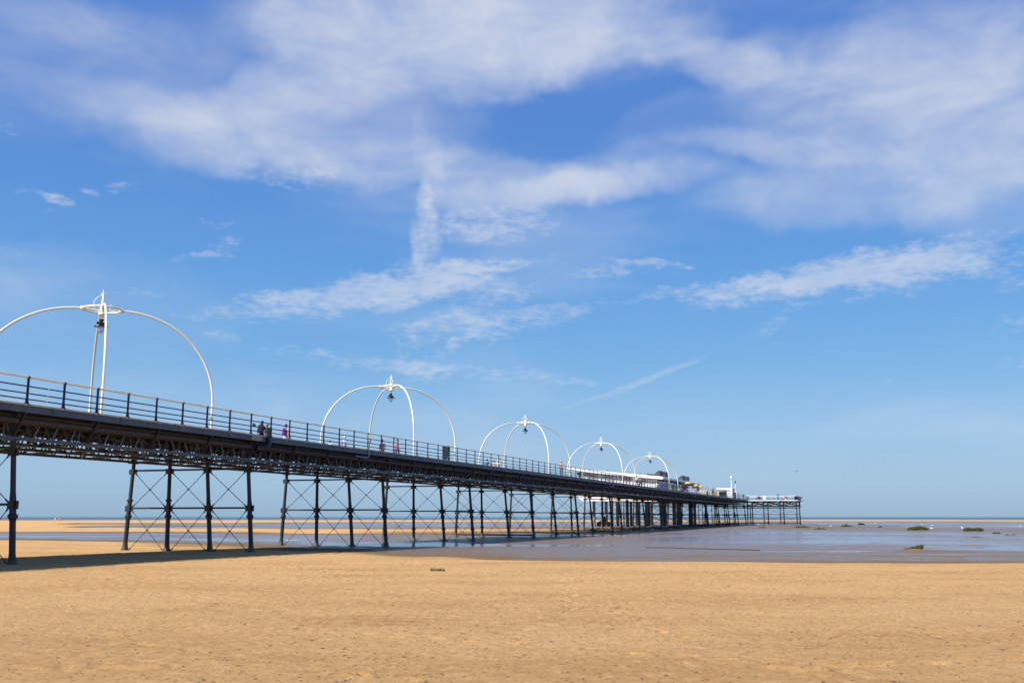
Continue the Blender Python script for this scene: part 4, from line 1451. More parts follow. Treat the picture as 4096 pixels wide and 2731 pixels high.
flue = thing('flue_pipe', pier(225.0, 1.95), ANG, 'slim white flue pipe with a black cap right of the globe mast', 'flue')
mb = MB(); mb.lathe([(0.16, 0), (0.15, 1.2), (0.12, 1.3), (0.11, 4.25)], 12)
mb.build('pipe', M['white'], flue)
mb = MB(); mb.lathe([(0.09, 4.25), (0.16, 4.3), (0.16, 4.5), (0.05, 4.62)], 12)
mb.build('cap', M['black'], flue)
post = thing('floodlight_post', pier(224.5, 2.3), ANG, 'thin dark post with a small floodlight between globe mast and flue', 'floodlight')
mb = MB(); mb.tube([(0, 0, 0), (0, 0, 2.55)], 0.05, 8)
mb.build('pole', M['iron'], post)
mb = MB(); mb.box((0, 0, 2.62), (0.14, 0.28, 0.16))
mb.build('lamp_head', M['black'], post)

# ------------------------------------------------------------------ cafe furniture on the deck
PARA = [(175.6, 5.2, 2.55, 0.78, 'yellow parasol open in front of the dark canopy, largest of the three'),
        (182.5, 4.7, 2.25, 0.55, 'yellow parasol next seaward from the largest one'),
        (188.5, 4.7, 2.25, 0.5, 'yellow parasol beside the slatted screen, farthest seaward')]


def parasol(a, q, h, r, label):
    t = thing('parasol', pier(a, q), ANG, label, 'parasol', 'yellow cafe parasols on the pier')
    mb = MB()
    n = 8
    P = [(0, 0, h + 0.32)]
    for s in (0.5, 1.0):
        for k in range(n):
            u = 2 * math.pi * k / n
            P.append((r * s * math.cos(u), r * s * math.sin(u), h + (0.22 if s < 1 else 0.0)))
    for k in range(n):
        u = 2 * math.pi * k / n
        P.append((r * math.cos(u), r * math.sin(u), h - 0.13))
    F = []
    for k in range(n):
        k2 = (k + 1) % n
        F.append((0, 1 + k, 1 + k2))
        F.append((1 + k, 1 + n + k, 1 + n + k2, 1 + k2))
        F.append((1 + n + k, 1 + 2 * n + k, 1 + 2 * n + k2, 1 + n + k2))
    mb.add(P, F)
    mb.build('canopy', M['yellow'], t)
    mb = MB(); mb.tube([(0, 0, 0), (0, 0, h + 0.45)], 0.03, 8); mb.lathe([(0.3, 0), (0.3, 0.06), (0.05, 0.1)], 12)
    mb.build('pole', M['white'], t)


for p in PARA: parasol(*p)


def table(a, q, label, top):
    t = thing('cafe_table', pier(a, q), ANG, label, 'table', 'cafe tables on the pier')
    mb = MB(); mb.lathe([(0.40, 0.70), (0.42, 0.715), (0.42, 0.74), (0.40, 0.745)], 16)
    mb.build('table_top', top, t)
    mb = MB(); mb.tube([(0, 0, 0), (0, 0, 0.71)], 0.035, 8); mb.lathe([(0.25, 0), (0.25, 0.03), (0.04, 0.07)], 12)
    mb.build('pedestal', M['iron'], t)


def chair(a, q, rz, label, m):
    t = thing('cafe_chair', pier(a, q), ANG + rz, label, 'chair', 'cafe chairs on the pier')
    mb = MB(); mb.box((0, 0, 0.45), (0.42, 0.42, 0.03)); mb.build('seat', m, t)
    mb = MB(); mb.bar((-0.2, 0, 0.5), (-0.27, 0, 0.88), 0.40, 0.03, (1, 0, 0)); mb.build('backrest', m, t)
    for x, y in ((.18, .18), (.18, -.18), (-.18, .18), (-.18, -.18)):
        mb = MB(); mb.tube([(x, y, 0), (x * .95, y * .95, 0.45)], 0.016, 6); mb.build('leg', M['conduit'], t)


table(143, 2.4, 'round yellow-topped cafe table nearest the blue screen', M['yellow'])
table(151, 2.6, 'round yellow-topped cafe table behind the seaward legs of the farthest lamp arch', M['yellow'])
table(158, 2.4, 'round white cafe table before the lilac screen', M['white'])
CH = [(142.1, 2.2, 0.2, M['bluepanel']), (144.0, 2.7, 3.2, M['yellow']), (150.1, 2.5, 0.1, M['yellow']), (151.9, 2.4, 3.0, M['bluepanel']), (157.2, 2.2, 0, M['bluepanel']), (158.9, 2.6, 3.1, M['conduit'])]
CL = ['blue cafe chair at the shoreward side of the table near the blue screen', 'yellow cafe chair at the seaward side of the table near the blue screen',
      'yellow cafe chair at the shoreward side of the middle cafe table', 'blue cafe chair at the seaward side of the middle cafe table',
      'blue cafe chair at the white cafe table', 'grey metal cafe chair at the white cafe table']
for c, lb in zip(CH, CL): chair(c[0], c[1], c[2], lb, c[3])


def screen(a, q, w, h, m, label):
    t = thing('windbreak', pier(a, q), ANG, label, 'windbreak')
    mb = MB(); mb.box((0, 0, 0.12 + h / 2), (0.04, w, h)); mb.build('panel', m, t)
    for y in (-w / 2, w / 2):
        mb = MB(); mb.tube([(0, y, 0), (0, y, h + 0.2)], 0.03, 8); mb.box((0, y, 0.02), (0.4, 0.1, 0.04)); mb.build('post', M['conduit'], t)


screen(138.5, 2.9, 1.6, 1.15, M['bluepanel'], 'dark blue fabric windbreak shoreward of the cafe tables')
screen(169.0, 3.4, 2.0, 1.2, M['lilac'], 'pale lilac windbreak below the largest yellow parasol')
screen(176.0, 2.4, 1.5, 1.1, M['creampanel'], 'cream windbreak just right of the lilac one')
screen(183.0, 2.3, 1.5, 1.1, M['creampanel'], 'cream windbreak left of the narrow orange banner')
screen(190.0, 1.9, 0.5, 1.15, M['orange'], 'narrow orange banner panel at the seaward end of the cafe')

# ------------------------------------------------------------------ things on deck and head
t = thing('litter_bin', pier(42.2, 1.0), ANG, 'dark green hooded litter bin with a sage panel behind the railing', 'litter bin')
mb = MB()
mb.box((0, 0, 0.42), (0.50, 0.42, 0.84))
mb.box((0, 0, 0.03), (0.54, 0.46, 0.06))
mb.build('body', M['bintop'], t)
mb = MB()
for x in (-0.23, 0.23):
    mb.box((x, 0, 1.0), (0.05, 0.42, 0.34))
mb.box((0, 0, 1.20), (0.54, 0.46, 0.07))
mb.build('hood', M['bintop'], t)
mb = MB(); mb.box((0, -0.215, 0.45), (0.40, 0.02, 0.66)); mb.build('panel', M['binpanel'], t)

t = thing('litter_bin', pier(240, HEAD_Q0 + 0.9), ANG, 'black litter bin at the right corner of the pier head', 'litter bin')
mb = MB(); mb.lathe([(0.42, 0), (0.44, 0.05), (0.44, 0.95), (0.46, 1.0), (0.40, 1.12), (0.15, 1.2)], 16); mb.build('body', M['black'], t)
mb = MB(); mb.box((-0.43, 0, 0.9), (0.04, 0.4, 0.18)); mb.build('slot', M['navy'], t)

t = thing('viewing_telescope', pier(236, -7.25), ANG, 'bright blue post with a dark coin telescope on the pier head', 'telescope')
mb = MB(); mb.lathe([(0.26, 0), (0.26, 0.05), (0.14, 0.1), (0.13, 1.15), (0.16, 1.2), (0.16, 1.25)], 12); mb.build('pedestal', M['vblue'], t)
mb = MB(); mb.tube([(-0.3, 0.1, 1.42), (0.35, -0.12, 1.38)], 0.10, 10); mb.box((0, 0, 1.32), (0.14, 0.14, 0.16)); mb.build('eyepiece', M['black'], t)

t = thing('notice_board', pier(238, -3.6), ANG, 'plain white board standing on the pier head', 'board')
mb = MB(); mb.box((0, 0, 0.65), (0.06, 0.72, 0.95)); mb.build('panel', M['white'], t)
for y in (-.3, .3):
    mb = MB(); mb.bar((-.15, y, 0), (0, y, 0.5), 0.05, 0.05); mb.build('leg', M['conduit'], t)


def bench(a, q, label):
    t = thing('bench', pier(a, q), ANG, label, 'bench', 'benches on the pier head')
    mb = MB()
    for k in range(4): mb.box((-0.18 + 0.12 * k, 0, 0.45), (0.10, 1.5, 0.035))
    mb.build('seat', M['timber'], t)
    mb = MB()
    for k in range(3): mb.box((0.24 + .02 * k, 0, 0.58 + 0.13 * k), (0.03, 1.5, 0.10))
    mb.build('backrest', M['timber'], t)
    for y in (-.65, .65):
        mb = MB(); mb.box((0.02, y, 0.22), (0.5, 0.06, 0.44)); mb.build('leg', M['iron'], t)


bench(240.8, -2.0, 'dark bench on the pier head under the person in black')
bench(240.8, -8.4, 'dark bench on the pier head under the pair in white and red')


# ------------------------------------------------------------------ beach finds
t = thing('driftwood_log', (-2.4, 33.0, gz(-2.4, 33.0) + 0.035), 0.03, 'short weathered brown log lying alone on the dry sand', 'log')
mb = MB()
r_ = random.Random(5)
pts = []; rad = []
for k in range(15):
    u = k / 14
    pts.append((-0.235 + 0.47 * u, 0.008 * math.sin(5 * u), 0.006 * math.sin(7 * u)))
    rad.append(0.044 + r_.uniform(-.006, .006) + (0.008 if 7 <= k <= 9 else 0) - (0.004 if k in (0, 14) else 0))
mb.tube(pts, rad, 14)
mb.build('trunk', M['wood'], t)
mb = MB(); mb.tube([(0.05, -0.03, 0.02), (0.06, -0.055, 0.035), (0.075, -0.065, 0.04)], [0.018, 0.014, 0.008], 8); mb.tube([(0.10, 0.02, 0.03), (0.11, 0.03, 0.06)], [0.014, 0.006], 8)
mb.build('branch_stub', M['wood'], t)

def on_beach(x, y, up=0.0):
    return (x, y, gz(x, y) + up)


t = thing('outfall_pipe', (0, 0, 0), 0, 'long thin dark pipe lying across the wet mud right of the pier', 'pipe')
mb = MB()
pts = []
for k in range(13):
    u = k / 12
    x, y = 8.4 + (14.2 - 8.4) * u, 64.2 + (58.6 - 64.2) * u + 0.15 * math.sin(6 * u)
    pts.append((x, y, max(gz(x, y), WATER) + 0.02))
mb.tube(pts, 0.032, 8)
mb.build('pipe', M['pipe'], t)

t = thing('timber_stump', (85.6, 249.0, gz(85.6, 249.0)), 0.3, 'small dark stump lying on the far mud between two tussocks', 'stump')
mb = MB(); mb.tube([(-0.9, 0, 0.1), (-0.2, 0.1, 0.22), (0.5, 0, 0.2), (1.0, 0.1, 0.08)], [0.14, 0.24, 0.2, 0.1], 9); mb.tube([(-0.6, 0, 0.2), (-0.75, 0, 0.55)], [0.12, 0.08], 8)
mb.build('trunk', M['timber'], t)
t = thing('seaweed_clump', (67.6, 186.8, gz(67.6, 186.8)), 0, 'low brown clump of weed on the mud right of the stump', 'seaweed')
mb = MB(); mb.lathe([(0.4, -0.05), (0.34, 0.1), (0.22, 0.2), (0.05, 0.24)], 11); mb.v = [(v[0] * r_.uniform(.8, 1.2), v[1] * r_.uniform(.8, 1.2), v[2] * r_.uniform(.7, 1.2)) for v in mb.v]
mb.build('fronds', M['timber'], t)
t = thing('plastic_sheet', (-17.6, 81.5, gz(-17.6, 81.5)), 0.2, 'scrap of white plastic lying in the pool under the pier', 'litter')
mb = MB()
n = 9
P = [(0.38 * (i / (n - 1) * 2 - 1) * (1 + .2 * math.sin(j)), 0.25 * (j / (n - 1) * 2 - 1), 0.03 + 0.07 * abs(math.sin(i * 1.7 + j * 2.1)) ) for i in range(n) for j in range(n)]
mb.add(P, [(i * n + j, (i + 1) * n + j, (i + 1) * n + j + 1, i * n + j + 1) for i in range(n - 1) for j in range(n - 1)])
mb.build('crumpled_film', M['white'], t)
t = thing('concrete_block', pier(173, 22.5, lq(173, 22.5)), ANG, 'dark rough concrete block on the sand under the pavilion', 'concrete block')
mb = MB(); mb.prism([(0, -1.3, -0.2), (0, 1.3, -0.2), (0, 1.2, 0.8), (0, 0.4, 1.1), (0, 0.3, 1.9), (0, -0.2, 2.0), (0, -0.4, 1.0), (0, -1.2, 0.9)], (1.6, 0, 0))
mb.build('block', M['pipe'], t)

# grass tussocks
TL = ['low browned tussock left of the long flat one by the pier head', 'long flat green tussock just off the right end of the pier head', 'thin flat tussock on the mud right of the long flat one',
      'far rounded tussock standing alone on the mud at centre right', 'tall dense green clump with a gull in front', 'tall green clump leaning left, with a gull at its left',
      'low green tussock on the sand spit right of the tall clumps', 'tiny brown tuft, left of a pair on the mud at far right', 'tiny brown tuft, right of a pair on the mud at far right',
      'sparse low tuft on a sand spit in the water below the tall clumps', 'nearest bushy tussock on a sand mound at the edge of the water']
for (tx, ty, tw, th, look), lb in zip(TUSSOCKS, TL):
    t = thing('grass_tussock', (tx, ty, gz(tx, ty) - 0.02), 0, lb, 'grass tussock', 'grass tussocks on the mudflat')
    rg = random.Random(int(tx * 10))
    gx = np.linspace(-0.75, 0.75, 25) * tw
    gzs = ground_h(tx + gx, np.full(25, ty)) - gz(tx, ty)

    def blades(n, hs, xr, m, name):
        mb = MB()
        for _ in range(n):
            u = rg.uniform(-1, 1)
            x = u * tw / 2 * xr[1] + xr[0] * tw / 2
            y = rg.uniform(-1, 1) * tw * 0.22
            if look == 'tall':
                prof = (1 - abs(u) ** 9) * (0.88 + 0.12 * math.sin(u * 4 + tx))
            elif look == 'mound':
                prof = 0.55 + 0.5 * max(0, u) if u < 0.75 else 0.9
            else:
                prof = (1 - abs(u) ** 3) * (0.75 + 0.25 * math.sin(u * 9 + tx))
            h = th * hs * max(prof, .15) * rg.uniform(0.6, 1.05)
            w = rg.uniform(0.006, 0.014) * (1 + ty / 110)
            lean = Vector((rg.gauss(0.0, 0.25) + u * 0.2, rg.gauss(0, 0.25), 0)) * h
            an = rg.uniform(0, math.pi)
            wd = Vector((math.cos(an), math.sin(an), 0)) * w
            b = Vector((x, y, -0.03))
            m1 = b + lean * 0.35 + Vector((0, 0, h * 0.6))
            tp = b + lean + Vector((0, 0, h))
            zoff = float(np.interp(x, gx, gzs)) - 0.01
            d = Vector((0, 0, zoff))
            mb.add([b - wd + d, b + wd + d, m1 + wd * 0.8 + d, m1 - wd * 0.8 + d, tp + d], [(0, 1, 2, 3), (3, 2, 4)])
        return mb.build(name, m, t)
    if look == 'mound':
        blades(900, 0.62, (-0.35, 0.65), M['grass_dry'], 'dry_blades')
        blades(1300, 1.0, (0.42, 0.52), M['grass'], 'green_blades')
    elif look == 'dry':
        blades(700, 1.0, (0, 1), M['grass_dry'], 'dry_blades')
        blades(350, 0.8, (0, 1), M['grass'], 'green_blades')
    elif look == 'mix':
        blades(900, 1.0, (0, 1), M['grass'], 'green_blades')
        blades(600, 0.9, (0, 1), M['grass_dry'], 'dry_blades')
    else:
        blades(2200 if look == 'tall' else 1200, 1.0, (0, 1), M['grass'], 'green_blades')
        blades(250, 0.7, (0, 1), M['grass_dry'], 'dry_blades')

# gulls
GL = [((54.0, 172.5), 0.3, 'white gull standing on the mud right of the thin flat tussock'), ((58.9, 142.6), 2.8, 'white gull standing in front of the tall dense clump'),
      ((80.1, 193.8), 1.2, 'white gull standing out in the water right of the tall dense clump'), ((84.2, 209.2), 0.2, 'white gull standing behind the tall dense clump'),
      ((66.9, 151.0), 2.5, 'white gull standing just left of the clump that leans left'), ((90.3, 180.4), 3.3, 'white gull standing in the water near the right edge'),
      ((82.4, 230.7), 0.5, 'white gull wading far out right of the dark stump'), ((53.5, 221.0), 0.2, 'white gull on the mud below the pier head'),
      ((-121.8, 285.2), 0.4, 'white gull beside a thin pool far out at left'), ((-121.0, 313.7), 2.6, 'white gull far out at left, just left of the second trestle')]
gull = None
for (x, y), rz, lb in GL:
    if gull is None:
        gull = thing('gull', (x, y, 0), rz, lb, 'gull', 'gulls standing on the flats')
        mb = MB()
        mb.tube([(-0.30, 0, 0.26), (-0.18, 0, 0.26), (-0.05, 0, 0.25), (0.08, 0, 0.28), (0.15, 0, 0.34), (0.18, 0, 0.41), (0.20, 0, 0.44), (0.245, 0, 0.44)], [0.015, 0.06, 0.10, 0.10, 0.065, 0.05, 0.052, 0.02], 12)
        mb.build('body', M['gull'], gull)
        for s_ in (-1, 1):
            mb = MB(); mb.tube([(0.08, 0.085 * s_, 0.29), (-0.10, 0.095 * s_, 0.28), (-0.32, 0.03 * s_, 0.29)], [0.035, 0.05, 0.008], 8); mb.build('wing', M['gullgrey'], gull)
            mb = MB(); mb.tube([(0.0, 0.035 * s_, 0.17), (0.0, 0.035 * s_, 0.0), (0.05, 0.035 * s_, 0.0)], 0.009, 6); mb.build('leg', M['beak'], gull)
        mb = MB(); mb.tube([(0.24, 0, 0.438), (0.31, 0, 0.425)], [0.016, 0.004], 6); mb.build('beak', M['beak'], gull)
        gl = gull
    else:
        gl = copy_tree(gull)
        gl['label'] = lb
    gl.location = (x, y, max(gz(x, y), WATER) - 0.01)
    gl.rotation_euler = (0, 0, rz)
t = thing('flying_gull', (42.7, 151.1, 8.45), 0.5, 'dark speck of a gull gliding in the sky right of the pier', 'gull')
mb = MB(); mb.tube([(-0.2, 0, 0), (0, 0, 0), (0.22, 0, 0.01)], [0.02, 0.06, 0.02], 8); mb.build('body', M['gullgrey'], t)
for s_ in (-1, 1):
    mb = MB(); mb.add([(0.06, 0.04 * s_, 0), (-0.08, 0.04 * s_, 0), (-0.08, 0.3 * s_, 0.08), (-0.10, 0.6 * s_, 0.02), (0.05, 0.3 * s_, 0.08), (0.06, 0.04 * s_, 0.02), (-0.08, 0.04 * s_, 0.02), (-0.08, 0.3 * s_, 0.1)],
                      [(0, 1, 2, 4), (4, 2, 3), (5, 6, 7, 4), (4, 7, 3)]); mb.build('wing', M['gullgrey'], t)

# gas platform on the horizon
t = thing('offshore_platform', (-4690, 9200, 0), 0, 'faint steel platform on the horizon at the far left', 'offshore platform')
mb = MB()
mb.box((0, 0, 26), (46, 30, 8)); mb.box((-6, 0, 36), (22, 20, 12)); mb.build('topside', M['haze_grey'], t)
for x in (-18, -6, 6, 18):
    mb = MB()
    for y in (-10, 10):
        mb.bar((x, y, -2), (x, y, 22), 2.2, 2.2)
    mb.bar((x, -10, 12), (x, 10, 12), 1.2, 1.2)
    mb.build('leg_frame', M['haze_grey'], t)
mb = MB(); mb.bar((20, 0, 30), (44, 0, 52), 2, 2); mb.build('flare_boom', M['haze_grey'], t)

# scattered scraps on the sand: weed, wood bits, shell
def scatter(name, m, n, seed, size, y0, y1, lift):
    rs = random.Random(seed)
    mb = MB()
    pts = []
    while len(pts) < n:
        u = rs.random()
        y = 1 / (1 / y0 + (1 / y1 - 1 / y0) * u)
        x = rs.uniform(-0.56, 0.56) * y
        pts.append((x, y))
    X = np.array(pts)
    Z = ground_h(X[:, 0], X[:, 1])
    keep = vnoise(X[:, 0] / 1.5, X[:, 1] / 1.2, seed) + np.array([rs.uniform(-.4, .4) for _ in pts])
    for (x, y), z, k in zip(pts, Z, keep):
        if z < WATER + 0.01 or k < 0.45: continue
        s = size * rs.choice((0.5, 0.6, 0.8, 0.8, 1.0, 1.0, 1.5)) * rs.uniform(.7, 1.2)
        an = rs.gauss(0, 0.5)
        l, w, h = s, s * rs.uniform(.25, .6), s * rs.uniform(.12, .4)
        c, sn = math.cos(an), math.sin(an)
        P = []
        for (px, py, pz) in ((-1, -.3, 0), (-.2, -1, 0), (1, -.2, 0), (.3, 1, 0), (-.5, .2, 1), (.5, -.1, .8)):
            px *= rs.uniform(.7, 1.2); py *= rs.uniform(.7, 1.2)
            P.append((x + (px * l * c - py * w * sn), y + (px * l * sn + py * w * c), z + pz * h + lift))
        mb.add(P, [(0, 1, 4), (1, 5, 4), (1, 2, 5), (2, 3, 5), (3, 4, 5), (3, 0, 4), (0, 3, 2, 1)])
    return tag(mb.build(name, m), kind='stuff')


scatter('beach_litter', mat('dried_weed', (0.075, 0.042, 0.022), 0.9, var=0.5), 6500, 11, 0.022, 9.5, 60, -0.002)
scatter('shell_fragments', mat('shell', (0.70, 0.66, 0.58), 0.6, var=0.1), 900, 12, 0.010, 9.5, 75, -0.001)

# ------------------------------------------------------------------ sky: high cloud over blue
SUN_EL, SUN_AZ = 42.5, -128.0
EXPOSURE = 0.35
SKY_GAIN = 0.12
SOFT = [(-8.5, 21.8, 6.5, 1.6, 5, 0.22), (9.5, 22.3, 4.5, 1.2, 12, 0.16),
    (-4.44, 27.37, 11.23, 3.56, 0, 1.05), (-11.01, 27.0, 4.47, 2.58, 5, 0.75), (-9.88, 24.12, 6.8, 2.03, 14, 0.8), (1.99, 27.88, 8.86, 3.08, 0, 0.75), (-0.69, 24.91, 6.11, 1.45, 10, 0.5),
    (-15.75, 20.4, 8.33, 1.78, -8, 0.72), (-20.08, 20.86, 5.93, 2.08, -6, 0.4), (-12.5, 19.6, 3.06, 0.84, -12, 0.5), (4.0, 18.78, 8.57, 1.03, 5, 0.75), (-1.2, 19.55, 6.79, 1.23, -6, 0.5),
    (6.35, 19.81, 5.97, 1.22, 12, 0.35), (-7.69, 19.63, 5.18, 1.1, 0, 0.4), (-5.9, 20.54, 6.51, 0.85, 0, 0.2), (15.69, 20.17, 6.56, 0.95, -12, 0.5), (13.68, 24.74, 5.69, 1.29, -14, 0.55),
    (19.72, 23.16, 7.49, 2.76, -8, 0.6), (24.39, 24.01, 6.32, 2.89, 0, 0.6), (26.31, 20.64, 5.68, 4.21, 0, 0.7), (22.49, 19.64, 10.18, 2.28, -10, 0.45), (20.52, 17.59, 10.24, 1.86, 0, 0.4),
    (25.97, 16.48, 5.61, 2.02, -8, 0.45), (15.32, 17.61, 5.01, 1.43, -5, 0.25), (-27.42, 23.04, 6.15, 3.48, 0, 0.14), (-26.13, 25.63, 6.27, 1.31, 0, 0.28), (-19.39, 24.77, 6.54, 2.51, 20, 0.18),
    (8.6, 26.5, 4.23, 1.42, 8, 0.35), (-15.86, 22.47, 7.63, 1.17, 12, 0.4), (-24.53, 10.98, 9.74, 2.73, 0, 0.16), (-21.03, 7.05, 11.74, 1.4, 0, 0.12), (0.6, 4.57, 37.38, 3.23, 0, 0.07),]
WISP = [
    (-5.6, 21.03, 0.68, 1.71, 0, 0.3), (-4.63, 19.13, 0.88, 1.84, 0, 0.6), (-4.93, 16.81, 0.77, 2.1, 8, 0.95), (-5.49, 15.08, 0.67, 1.48, 12, 0.85), (-5.65, 14.16, 0.72, 0.64, 0, 0.7),
    (-0.67, 16.79, 3.62, 0.89, 3, 0.85), (-2.22, 15.87, 2.32, 0.55, 0, 0.6), (-10.49, 12.09, 6.27, 0.88, 8, 0.8), (-6.27, 13.08, 5.85, 1.04, 12, 0.8), (-2.45, 13.27, 3.07, 1.05, -10, 0.6),
    (-3.46, 12.26, 2.29, 0.75, -30, 0.3), (-1.93, 10.91, 5.08, 0.85, 5, 0.75), (2.14, 11.66, 3.05, 0.5, 6, 0.45), (-0.67, 14.4, 3.34, 0.35, 8, 0.55), (0.61, 13.16, 1.53, 0.45, 0, 0.4),
    (5.09, 13.85, 1.79, 0.35, 3, 0.75), (8.76, 14.19, 2.03, 0.27, -6, 0.8), (10.75, 13.99, 1.01, 0.15, 0, 0.4), (6.24, 14.49, 1.02, 0.17, -6, 0.5), (11.69, 12.58, 5.01, 0.39, 3, 0.65),
    (16.76, 12.97, 6.38, 0.81, 8, 0.75), (22.05, 13.38, 5.24, 0.97, 6, 0.7), (20.2, 12.49, 7.69, 0.94, 4, 0.45), (24.66, 13.25, 2.57, 0.91, -6, 0.4), (14.76, 10.68, 1.23, 0.43, 25, 0.45),
    (27.26, 11.74, 1.14, 0.36, 0, 0.5), (27.09, 9.74, 1.36, 0.67, 10, 0.35), (26.95, 7.96, 1.13, 0.36, 0, 0.35), (-8.42, 8.75, 5.49, 0.44, -4, 0.6), (-5.43, 8.38, 1.51, 1.12, -50, 0.45),
    (-3.69, 9.77, 1.77, 0.35, 35, 0.4), (-0.65, 8.05, 6.55, 0.37, -4, 0.5), (3.62, 7.71, 2.26, 0.2, -3, 0.4), (7.85, 7.73, 2.99, 0.27, 20, 0.6), (4.23, 6.54, 1.5, 0.15, 18, 0.35),
    (-25.36, 16.34, 0.7, 0.29, -12, 0.8), (-23.89, 16.86, 0.52, 0.18, 0, 0.7), (-22.15, 17.48, 0.92, 0.25, 8, 0.7), (-26.24, 16.67, 1.4, 0.18, -5, 0.4), (-26.27, 15.66, 0.93, 0.13, 0, 0.4),
    (-16.97, 15.98, 0.94, 0.19, 0, 0.7), (-16.66, 14.61, 0.89, 0.62, 20, 0.5), (-18.04, 14.07, 0.98, 0.21, 5, 0.7), (-21.11, 11.9, 1.43, 0.28, 4, 0.55), (-27.23, 13.48, 0.92, 0.22, 3, 0.45),
    (-28.17, 19.68, 0.46, 0.31, 0, 0.6), (-18.1, 10.98, 1.45, 0.33, 0, 0.4), (-16.18, 9.77, 1.46, 0.34, -8, 0.4), (1.3, 23.5, 0.63, 0.19, 0, 0.2), (-13.72, 19.04, 2.79, 0.67, -5, 0.45),
    (-11.48, 19.19, 1.28, 0.39, 5, 0.5), (-8.36, 16.21, 0.51, 0.15, 0, 0.3), (10.52, 6.69, 10.36, 0.24, 0, 0.16), (21.64, 7.02, 2.8, 0.14, 0, 0.2),]

# the narrow rising trail and the thin slanting one are smoother than the ragged streaks
TRAIL = [w_[:2] + (w_[2] * 0.72,) + w_[3:] for w_ in WISP[:5]] + [w_[:3] + (w_[3] * 0.65,) + w_[4:] for w_ in WISP if w_[4] in (18, 20) and w_[3] < 0.35]
WISP = [w_ for w_ in WISP[5:] if not (w_[4] in (18, 20) and w_[3] < 0.35)]


